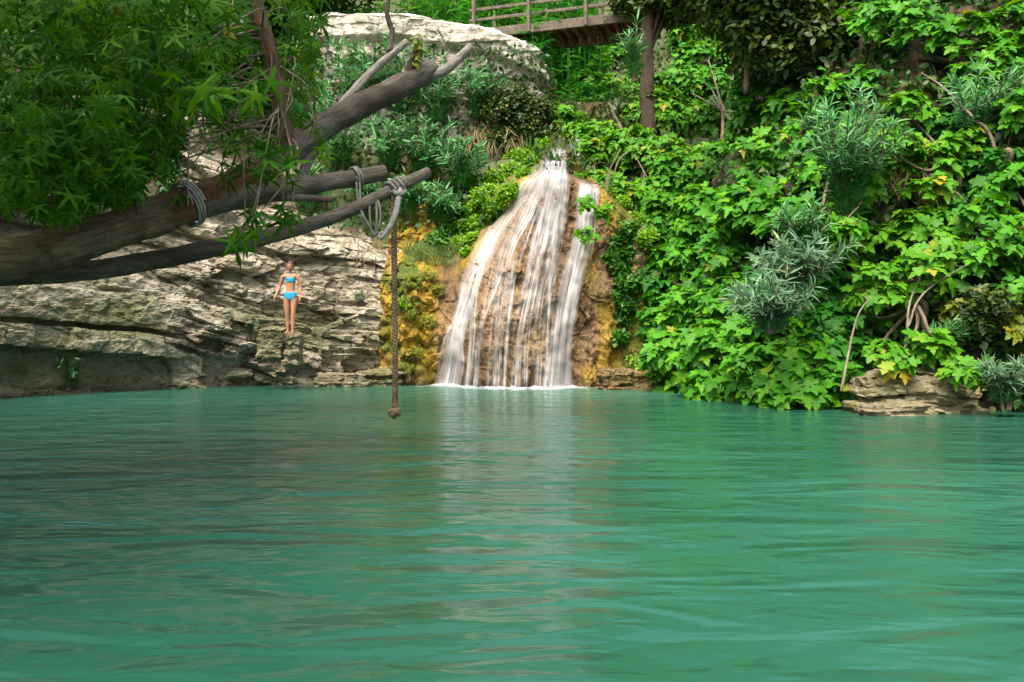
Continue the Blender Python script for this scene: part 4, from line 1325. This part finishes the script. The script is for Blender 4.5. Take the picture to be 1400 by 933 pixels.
tub('limb', [P(405, 262, 8.9), P(418, 228, 9.2), P(440, 180, 9.6), P(470, 140, 9.9), P(510, 96, 10.2), P(556, 58, 10.5)], [.055, .06, .055, .05, .05, .042], 'palewood', pt, 50, .12, 12, 14)
tub('limb', [P(532, 72, 10.35), P(536, 45, 10.4), P(529, 15, 10.4), P(538, -30, 10.5)], [.035, .032, .028, .02], 'deadwood', pt, 24, .15, 8, 16)
tub('limb', [P(582, 104, 10.1), P(605, 98, 10.2), P(625, 82, 10.3), P(643, 63, 10.4)], [.055, .065, .055, .04], 'palewood', pt, 30, .12, 12, 18)
tub('stub', [P(562, 112, 10.0), P(566, 88, 10.0), P(574, 60, 10.0)], [.10, .075, .03], 'trunk', pt, 24, .3, 12, 21, capm=0)
# ivy on the stub
q = np.array([P(570 + RNG.normal(0, 4), RNG.uniform(48, 95), 9.95 + RNG.normal(0, .05)) for _ in range(70)])
leaves('ivy', TINY, q, RNG.normal(0, .6, q.shape) + np.array([0, -.3, -.4]), np.tile([0, -1, .3], (70, 1)) + RNG.normal(0, .4, (70, 3)), .07 * RNG.uniform(.6, 1.3, 70), M['yellowgreen'], pt)

# crown: hanging sprays of leaves; every entry px, py, half-width px, half-height px, depth, leaves, size
tips = []
def spray(px, py, wx, wy, Y, n, size, dy=.8):
    x = RNG.uniform(-1, 1, n); z = RNG.uniform(-1, 1, n)
    c = np.array([P(px + a * wx, py + b * wy, Y + RNG.uniform(-dy, dy)) for a, b in zip(x, z)])
    tips.append((c, size))
R_ = [(40, 40, 90, 70, 7.5, 210, .16), (150, 40, 90, 60, 7.2, 210, .17), (250, 40, 70, 55, 7.2, 150, .17), (305, 30, 40, 45, 8.0, 70, .17), (410, 35, 30, 42, 9.3, 60, .17),
      (30, 140, 60, 60, 7.0, 150, .15), (110, 150, 70, 60, 6.8, 170, .16), (190, 140, 60, 55, 7.4, 150, .16), (260, 110, 50, 45, 7.4, 90, .17), (318, 130, 36, 60, 8.6, 70, .17),
      (60, 220, 60, 40, 6.9, 120, .14), (130, 225, 55, 40, 7.0, 110, .14), (195, 200, 45, 40, 7.6, 80, .15), (30, 190, 40, 50, 6.4, 90, .14), (105, 270, 22, 30, 7.0, 34, .14),
      (335, 210, 36, 40, 8.2, 45, .17), (375, 222, 30, 30, 8.2, 26, .19), (412, 130, 22, 40, 9.3, 30, .18), (408, 80, 20, 36, 9.3, 36, .18), (422, 55, 16, 40, 9.2, 30, .17),
      (20, 255, 40, 30, 6.6, 70, .14), (70, 270, 36, 26, 6.8, 50, .14), (165, 250, 30, 22, 7.2, 40, .14), (230, 260, 20, 24, 7.9, 16, .14), (345, 300, 8, 22, 7.4, 7, .2), (330, 320, 12, 14, 7.4, 7, .2), (398, 290, 18, 14, 7.8, 9, .2), (440, 190, 10, 26, 8.6, 10, .16),
      (140, 138, 10, 6, 5.2, 3, .24), (275, 120, 14, 8, 5.6, 4, .23), (365, 215, 12, 8, 6.8, 4, .22), (400, 222, 14, 8, 6.9, 4, .22), (355, 120, 12, 10, 6.6, 5, .2)]
for a in R_:
    spray(*a[:5], int(a[5] * (1 if a[5] < 20 else 1.5 if a[0] < 225 else .8)), a[6] * (.82 if a[5] > 20 else .85))
# shade crown above the frame
for _ in range(110):
    x, y = RNG.uniform(-11, -1.0), RNG.uniform(1.5, 14)
    c = np.array([x, y, RNG.uniform(5.6, 8.4)]) + RNG.normal(0, .55, (46, 3))
    c = c[c[:, 2] > CAM_H + (HOR + 30) / FPX * c[:, 1]]
    tips.append((c, .23))
for _ in range(60):  # unseen leaves added left of the frame to shade the far left
    y = RNG.uniform(1.5, 7)
    c = np.array([-.5776 * y - RNG.uniform(.9, 3.2), y, RNG.uniform(2.6, 6)]) + RNG.normal(0, .4, (40, 3))
    tips.append((c[c[:, 0] < -.5776 * c[:, 1] - .35], .22))
pos = np.concatenate([c for c, _ in tips]); sc = np.concatenate([np.full(len(c), s_) for c, s_ in tips]) * RNG.uniform(.7, 1.2, len(pos))
d = RNG.normal(0, .55, pos.shape) + np.array([.1, -.15, -.75])
n_ = RNG.normal(0, .5, pos.shape) + np.array([0, -.75, .55])
leaves('crown', PLANE, pos, d, n_, sc, M['plane'], pt)
# twigs carrying the sprays
g = Geo()
stem = [P(362, 50, 8.5), P(350, 0, 8.4), P(320, -130, 8.2)]
hubs = [np.array([-4.6, 7.2, 6.6]), np.array([-3.0, 8.0, 5.6]), np.array([-5.6, 7, 5.2])]
for h_ in hubs:
    g.tube([stem[2], (stem[2] + h_) / 2 + UP * .3, h_], [.05, .04, .025], 7, 14, .1, 4)
stem_pts = smooth_path([P(392, 208, 8.8), P(385, 160, 8.7), P(377, 100, 8.6), P(362, 50, 8.5), P(343, -20, 8.4), P(320, -130, 8.2)], 40)
src_pts = np.concatenate([stem_pts, smooth_path([stem[2], (stem[2] + hubs[0]) / 2 + UP * .3, hubs[0]], 30), smooth_path([stem[2], (stem[2] + hubs[2]) / 2 + UP * .3, hubs[2]], 30)])
for a in R_[:28]:
    for _ in range(2):
        e = P(a[0] + RNG.uniform(-.7, .7) * a[2], a[1] + RNG.uniform(-.3, .8) * a[3], a[4] + RNG.normal(0, .2))
        src = src_pts[np.argmin(np.linalg.norm(src_pts - e - UP * .5, axis=1) + RNG.uniform(0, 1.2, len(src_pts)))]
        g.tube([src, (src + e) / 2 + UP * .2 + RNG.normal(0, .12, 3), e], [.013, .008, .004], 5, 14, cap=False)
g.build('twig', M['twig'], pt)

# the long grey log that carries the rope
LP = [np.array([-7.0, 6.4, 1.05]), P(-120, 384, 6.9), P(0, 377, 7.2), P(110, 372, 7.5), P(200, 358, 7.8), P(300, 338, 8.15), P(400, 314, 8.5), P(480, 287, 8.8), P(540, 258, 9.05), P(586, 235, 9.25)]
lg = tub('log', LP, [.12, .10, .095, .085, .085, .082, .075, .068, .062, .055], 'deadwood', None, 110, .12, 18, 27)
tag(lg, 'long grey dead log slanting over the pool with ropes tied to it', 'log')

# swing rope
RY = 9.05
top = P(541, 258, RY)
sr = empty('swing_rope', top, 'twisted brown swing rope hanging from the log and ending in a knot above the water', 'rope')
bot = P(541, 556, RY)
g = Geo()
for k_ in range(3):
    zz = np.linspace(top[2] - .05, bot[2], 240)
    ph = (top[2] - zz) / .105 * 2 * math.pi + k_ * 2.094
    g.tube(np.stack([top[0] + .017 * np.cos(ph) + .006 * np.sin(zz * 2), top[1] - .085 + .017 * np.sin(ph), zz], 1), .015, 7, 480)
g.build('rope', M['rope'], sr)
g = Geo()
tt = np.linspace(0, 2 * math.pi * 2.2, 40)
kc = P(541, 563, RY) - np.array([0, .085, 0])
g.tube(np.stack([kc[0] + .040 * np.cos(tt), kc[1] + .040 * np.sin(tt), kc[2] + .022 * np.sin(tt * 1.7)], 1), .026, 8, 80)
g.tube([kc + np.array([0, 0, .05]), kc, kc - np.array([.006, 0, .07])], [.03, .032, .022], 8, 12, .2)
g.tube([kc + np.array([-.03, -.02, 0]), kc + np.array([-.075, -.03, .02])], [.015, .01], 6, 6)
g.build('knot', M['rope'], sr)


def wrap(c, axis, r, turns, pitch, rr_, mat, name, parent, n=90):
    a = nrm(axis); e1 = nrm(np.cross(a, UP)); e2 = np.cross(a, e1)
    t = np.linspace(0, 2 * math.pi * turns, n)
    pts = c + a * (t / (2 * math.pi) * pitch - turns * pitch / 2)[:, None] + r * (e1 * np.cos(t)[:, None] + e2 * np.sin(t)[:, None])
    g = Geo(); g.tube(pts, rr_, 7, n * 2); return g.build(name, M[mat], parent)


ax = LP[9] - LP[7]
wrap(P(541, 258, RY), ax, .085, 4, .045, .02, 'cord_grey', 'lashing', sr, 120)

# pale strap hanging in a loop beside the rope
st = empty('hanging_strap', P(543, 262, 8.9), 'pale grey strap hanging from the rope lashing and curling up at its end', 'strap')
g = Geo(); g.tube([P(548, 258, 8.92), P(545, 272, 8.88), P(541, 292, 8.86), P(532, 312, 8.86), P(522, 325, 8.86), P(518, 322, 8.86), P(524, 316, 8.86)], [.022, .03, .03, .028, .022, .018, .012], 9, 60, .12, 2)
g.build('strap_band', M['cord'], st)
g = Geo(); g.tube([P(537, 262, 8.90), P(546, 266, 8.88), P(555, 262, 8.92)], [.025, .03, .025], 8, 20)
g.build('knot', M['cord_grey'], st)

# grey cord tied round the cut limb and looped over the log
cd = empty('cord_loops', P(488, 243, 8.9), 'loose grey cords tied round the cut limb and looping over the log', 'cord')
wrap(P(486, 243, 9.0), P(525, 236, 9.2) - P(470, 246, 8.95), .10, 2.4, .03, .014, 'cord_grey', 'lashing', cd, 70)
for pth in ([P(487, 250, 8.88), P(490, 275, 8.82), P(497, 295, 8.80), P(510, 318, 8.84), P(514, 322, 8.84)], [P(492, 250, 8.88), P(494, 290, 8.8), P(505, 312, 8.84), P(513, 322, 8.84)],
            [P(514, 322, 8.84), P(520, 300, 8.83), P(519, 282, 8.83), P(513, 267, 8.95)], [P(513, 322, 8.84), P(515, 295, 8.82), P(514, 270, 8.9)],
            [P(505, 275, 8.85), P(506, 300, 8.82), P(508, 322, 8.84)]):
    g = Geo(); g.tube(pth, .0115, 6, 40); g.build('cord_strand', M['cord_grey'], cd)
# thin rope on the trunk
tr_ = empty('thin_rope', P(258, 255, 7.6), 'thin pale rope hanging from above and tied round the plane trunk', 'rope')
g = Geo(); g.tube([P(255, -30, 7.75), P(258, 120, 7.75), P(258, 190, 7.7), P(257, 262, 7.72)], .0075, 5, 40); g.build('rope', M['cord'], tr_)
wrap(P(257, 279, 7.95), P(320, 252, 8.3) - P(235, 288, 7.8), .20, 3, .03, .012, 'cord', 'lashing', tr_, 90)
for dx in (-5, 2, 8):
    g = Geo(); g.tube([P(258, 262, 7.70), P(260 + dx * .5, 270, 7.68), P(262 + dx, 280, 7.69)], .007, 5, 12); g.build('loose_end', M['cord'], tr_)
# pale thin cord hanging down the cliff
g = Geo(); a = hit(461, 395)[0]; g.tube([P(460, 390, a[1] - .25), P(462, 440, a[1] - .4), P(467, 490, a[1] - .5), P(472, 515, a[1] - .5)], .009, 5, 30)
tag(g.build('dangling_root', M['twig_pale']), 'thin pale root hanging down the cliff between the person and the rope', 'root')
# ------------------------------------------------------------------ the person
def person(loc):
    bm = bmesh.new()
    sk = bm.verts.layers.skin.verify()
    def v(co, r):
        q = bm.verts.new(co); rr_ = r if isinstance(r, tuple) else (r, r)
        q[sk].radius = rr_; return q
    def chain(prev, lst):
        for co, r in lst:
            q = v(co, r); bm.edges.new((prev, q)); prev = q
        return prev
    pel = v((0, 0, .80), (.118, .088)); pel[sk].use_root = True
    sp = chain(pel, [((0, 0, .87), (.105, .078)), ((0, .005, .95), (.092, .070)), ((.008, .005, 1.05), (.104, .078)), ((.012, .005, 1.14), (.110, .080))])
    ub = chain(sp, [((.012, .012, 1.205), (.085, .06))])
    chain(ub, [((.010, .012, 1.255), (.045, .045)), ((.004, 0, 1.32), (.043, .045))])
    for sx, spec in ((-1, dict(e=(-.232, .03, .985), w=(-.285, -.06, .80))), (1, dict(e=(.20, .035, .975), w=(.205, -.035, .76)))):
        sh = chain(ub, [((sx * .10, .012, 1.205), .05), ((sx * .155, .012, 1.185 - .012 * sx), .046)])
        el = np.array(spec['e']); wr = np.array(spec['w']); s0_ = np.array((sx * .155, .012, 1.185))
        wv = chain(sh, [(tuple(s0_ * .6 + el * .4), .043), (tuple(el), .036), (tuple(el * .65 + wr * .35), .033), (tuple(wr), (.024, .021))])
        dr = (wr - el) / np.linalg.norm(wr - el)
        pm = wr + dr * .055
        pv = chain(wv, [(tuple(pm), (.027, .016))])
        for i, (off, L) in enumerate(((-.026, .055), (-.009, .065), (.009, .06), (.025, .048))):
            b0 = pm + np.array((0, off, 0)) + dr * .018
            chain(pv, [(tuple(b0), .0085), (tuple(b0 + dr * L * .55 + np.array((-sx * .006, 0, 0))), .0078), (tuple(b0 + dr * L + np.array((-sx * .018, 0, 0))), .006)])
        tb = wr + dr * .022 + np.array((0, -.022, 0))
        chain(wv, [(tuple(tb), .011), (tuple(tb + dr * .03 + np.array((-sx * .006, -.02, 0))), .009), (tuple(tb + dr * .055 + np.array((-sx * .012, -.024, 0))), .007)])
    for sx, ft in ((-1, 0.0), (1, -.07)):
        hp = chain(pel, [((sx * .074, 0, .745), (.080, .084))])
        kn = chain(hp, [((sx * .074, -.005 + ft * .2, .60), .072), ((sx * .068, -.015 + ft * .5, .43), .047)])
        an = chain(kn, [((sx * .064, .012 + ft * .8, .30), .048), ((sx * .058, .016 + ft, .085), .029), ((sx * .058, .012 + ft, .035), .032)])
        chain(an, [((sx * .066, -.06 + ft, .026), (.030, .022)), ((sx * .074, -.125 + ft, .016), (.026, .013))])
    me = bpy.data.meshes.new('tmp'); bm.to_mesh(me); bm.free()
    o = bpy.data.objects.new('tmp', me); COL.objects.link(o)
    md = o.modifiers.new('s', 'SKIN'); md.use_smooth_shade = True
    sb = o.modifiers.new('d', 'SUBSURF'); sb.levels = 2
    dg = bpy.context.evaluated_depsgraph_get()
    body = bpy.data.meshes.new_from_object(o.evaluated_get(dg))
    bpy.data.objects.remove(o)
    bm = bmesh.new(); bm.from_mesh(body)
    for f in bm.faces:
        f.smooth = True; f.material_index = 0
    torso = bm.copy()
    HC = Vector((0, -.012, 1.395))
    hm = bmesh.new()
    bmesh.ops.create_uvsphere(hm, u_segments=28, v_segments=20, radius=1)
    for q in hm.verts:
        x, y, z = q.co
        jaw = 1 - .28 * max(0, -z) ** 1.3
        fy = y * .088
        if y < 0:
            fy *= .93 + .05 * z
        q.co = Vector((x * .070 * jaw, fy, z * .108)) + HC
    for q in hm.verts:                       # nose, brow, chin drawn out of the head itself
        dx, dz = q.co.x - HC.x, q.co.z - HC.z
        if q.co.y < HC.y - .04:
            q.co.y -= .020 * math.exp(-(dx / .012) ** 2 - ((dz + .018) / .020) ** 2)
            q.co.y += .008 * (math.exp(-((abs(dx) - .027) / .012) ** 2 - ((dz - .004) / .011) ** 2))
            q.co.y -= .006 * math.exp(-(dx / .022) ** 2 - ((dz + .085) / .015) ** 2)
    tilt = Matrix.Translation(HC) @ Matrix.Rotation(math.radians(14), 4, 'X') @ Matrix.Rotation(math.radians(6), 4, 'Y') @ Matrix.Translation(-HC)
    def addsub(cx, cy, cz, rx, ry, rz, mi):
        n0 = len(hm.verts); r_ = bmesh.ops.create_uvsphere(hm, u_segments=10, v_segments=8, radius=1)
        for q in r_['verts']:
            q.co = Vector((q.co.x * rx + cx, q.co.y * ry + cy, q.co.z * rz + cz))
            for f in q.link_faces:
                f.material_index = mi
    for sx in (-1, 1):
        addsub(sx * .027, HC.y - .072, HC.z + .004, .011, .008, .0055, 1)
        addsub(sx * .070, HC.y + .006, HC.z - .008, .010, .020, .030, 0)
        addsub(sx * .027, HC.y - .076, HC.z + .020, .016, .006, .003, 2)
    addsub(0, HC.y - .074, HC.z - .052, .022, .009, .007, 3)
    bmesh.ops.transform(hm, matrix=tilt, verts=hm.verts)
    for f in hm.faces:
        f.smooth = True
    tm = bpy.data.meshes.new('t'); hm.to_mesh(tm); bm.from_mesh(tm)
    body2 = bpy.data.meshes.new('person'); bm.to_mesh(body2); bm.free()
    for k_ in ('skin', 'eye', 'hair', 'lip'):
        body2.materials.append(M[k_])
    ob = bpy.data.objects.new('person', body2); COL.objects.link(ob); ob.location = tuple(loc)
    tag(ob, 'person in a blue bikini standing on a rock at the water', 'person')

    def garment(name, cuts, xlim, off):
        b = torso.copy()
        for co, no in cuts:
            bmesh.ops.bisect_plane(b, geom=b.verts[:] + b.edges[:] + b.faces[:], plane_co=co, plane_no=no, clear_outer=True)
        kill = [f for f in b.faces if abs(f.calc_center_median().x) > xlim]
        bmesh.ops.delete(b, geom=kill, context='FACES')
        b.normal_update()
        for q in b.verts:
            q.co += q.normal * off
        ex = bmesh.ops.solidify(b, geom=b.faces[:], thickness=.004)
        for f in b.faces:
            f.smooth = True
        m_ = bpy.data.meshes.new(name); b.to_mesh(m_); b.free(); m_.materials.append(M['bikini'])
        c = bpy.data.objects.new(name, m_); COL.objects.link(c); c.parent = ob
    garment('bikini_top', [((0, 0, 1.165), (0, 0, 1)), ((0, 0, 1.075), (0, 0, -1))], .128, .007)
    garment('bikini_bottom', [((0, 0, .862), (0, 0, 1)), ((0, 0, .685), (.62, 0, -.78)), ((0, 0, .685), (-.62, 0, -.78))], .17, .006)
    torso.free()
    hb = bmesh.new(); bmesh.ops.create_uvsphere(hb, u_segments=28, v_segments=20, radius=1)
    for q in hb.verts:
        q.co = Vector((q.co.x * .077, q.co.y * .095 + .004, q.co.z * .114 + .004)) + HC
    bmesh.ops.bisect_plane(hb, geom=hb.verts[:] + hb.edges[:] + hb.faces[:], plane_co=HC + Vector((0, -.045, .052)), plane_no=(0, -.80, -.60), clear_outer=True)
    r_ = bmesh.ops.create_uvsphere(hb, u_segments=12, v_segments=10, radius=1)
    for q in r_['verts']:
        q.co = Vector((q.co.x * .035, q.co.y * .035 + .098, q.co.z * .04 + .03)) + HC
    bmesh.ops.transform(hb, matrix=tilt, verts=hb.verts)
    for f in hb.faces:
        f.smooth = True
    m_ = bpy.data.meshes.new('hair'); hb.to_mesh(m_); hb.free(); m_.materials.append(M['hair'])
    c = bpy.data.objects.new('hair', m_); COL.objects.link(c); c.parent = ob
    return ob


gp = person(GIRL)
gp.scale = (1.02, 1.02, 1.02)

# ------------------------------------------------------------------ footbridge
A, B = P(642, 48, 27.4), P(890, 30, 25.6)
B[2] = A[2] = 10.52
bd = B - A; L = np.linalg.norm(bd); bd /= L; bn = np.array([-bd[1], bd[0], 0.])   # bn points away from the camera
br = empty('footbridge', (A + B) / 2, 'wooden footbridge with grey rails crossing above the waterfall', 'bridge')
def bar(name, c, hu, hv, hw, mat):
    g = Geo(); g.box(c, bd * hu, bn * hv, UP * hw)
    o = g.build(name, M[mat], br, smooth=False)
    md = o.modifiers.new('bevel', 'BEVEL'); md.width = .012; md.segments = 2
    return o
C = (A + B) / 2
bar('fascia_beam', C - UP * .14, L / 2, .06, .13, 'timber')
bar('fascia_beam', C + bn * 1.72 - UP * .14, L / 2, .06, .13, 'timber')
g = Geo()
nj = 40
for i in range(nj):
    u = (i + .5) / nj - .5
    g.box(C + bd * u * L + bn * .86 - UP * .02, bd * (L / nj * .44), bn * .78, UP * .03)
g.build('deck', M['redtimber'], br, smooth=False)
for i in range(18):
    u = (i + .5) / 18 - .5
    bar('joist', C + bd * u * L + bn * .86 - UP * .15, .05, .77, .095, 'redtimber')
for side in (0, 1):
    o_ = bn * (-.09 if side == 0 else 1.81)
    for i, u in enumerate((.03, .345, .66, .97)):
        bar('post', A + bd * u * L + o_ + UP * .42, .05, .045, .68, 'timber')
    for zr in (.30, .62, .98):
        bar('rail', C + o_ + bn * (.06 if side == 0 else -.06) + UP * zr, L / 2, .02, .045, 'timber')
# ------------------------------------------------------------------ camera, light
cam = bpy.data.cameras.new('camera')
cam.sensor_width = 36
cam.lens = 36 * FPX / 1400
cam.shift_y = -(466.5 - HOR) / 1400
cam.clip_end = 600
co_ = bpy.data.objects.new('camera', cam)
co_.location = (0, 0, CAM_H)
co_.rotation_euler = (math.radians(90), 0, 0)
COL.objects.link(co_)
SC.camera = co_

wd = bpy.data.worlds.new('World'); SC.world = wd; wd.use_nodes = True
nt = wd.node_tree
sky = nt.nodes.new('ShaderNodeTexSky')
sky.sky_type = 'NISHITA'; sky.sun_disc = False
EL, AZ = 62, 205          # sun height and compass angle from +Y, clockwise
sky.sun_elevation = math.radians(EL); sky.sun_rotation = math.radians(AZ)
sky.air_density = 1.0; sky.dust_density = 9.0; sky.ozone_density = .6
bg = nt.nodes['Background']; bg.inputs['Strength'].default_value = .15
nt.links.new(sky.outputs[0], bg.inputs['Color'])
sl = bpy.data.lights.new('sun', 'SUN'); sl.energy = 1.3; sl.angle = math.radians(45); sl.color = (1, .95, .86)
so = bpy.data.objects.new('sun', sl); COL.objects.link(so)
e, a = math.radians(EL), math.radians(AZ)
dv = Vector((math.sin(a) * math.cos(e), math.cos(a) * math.cos(e), math.sin(e)))
so.rotation_euler = dv.to_track_quat('Z', 'Y').to_euler()

vs = SC.view_settings
vs.view_transform = 'Standard'; vs.look = 'None'; vs.gamma = 1; vs.use_curve_mapping = False
vs.exposure = 1.33
SC.cycles.max_bounces = 8
SC.cycles.transparent_max_bounces = 16
SC.cycles.use_denoising = True
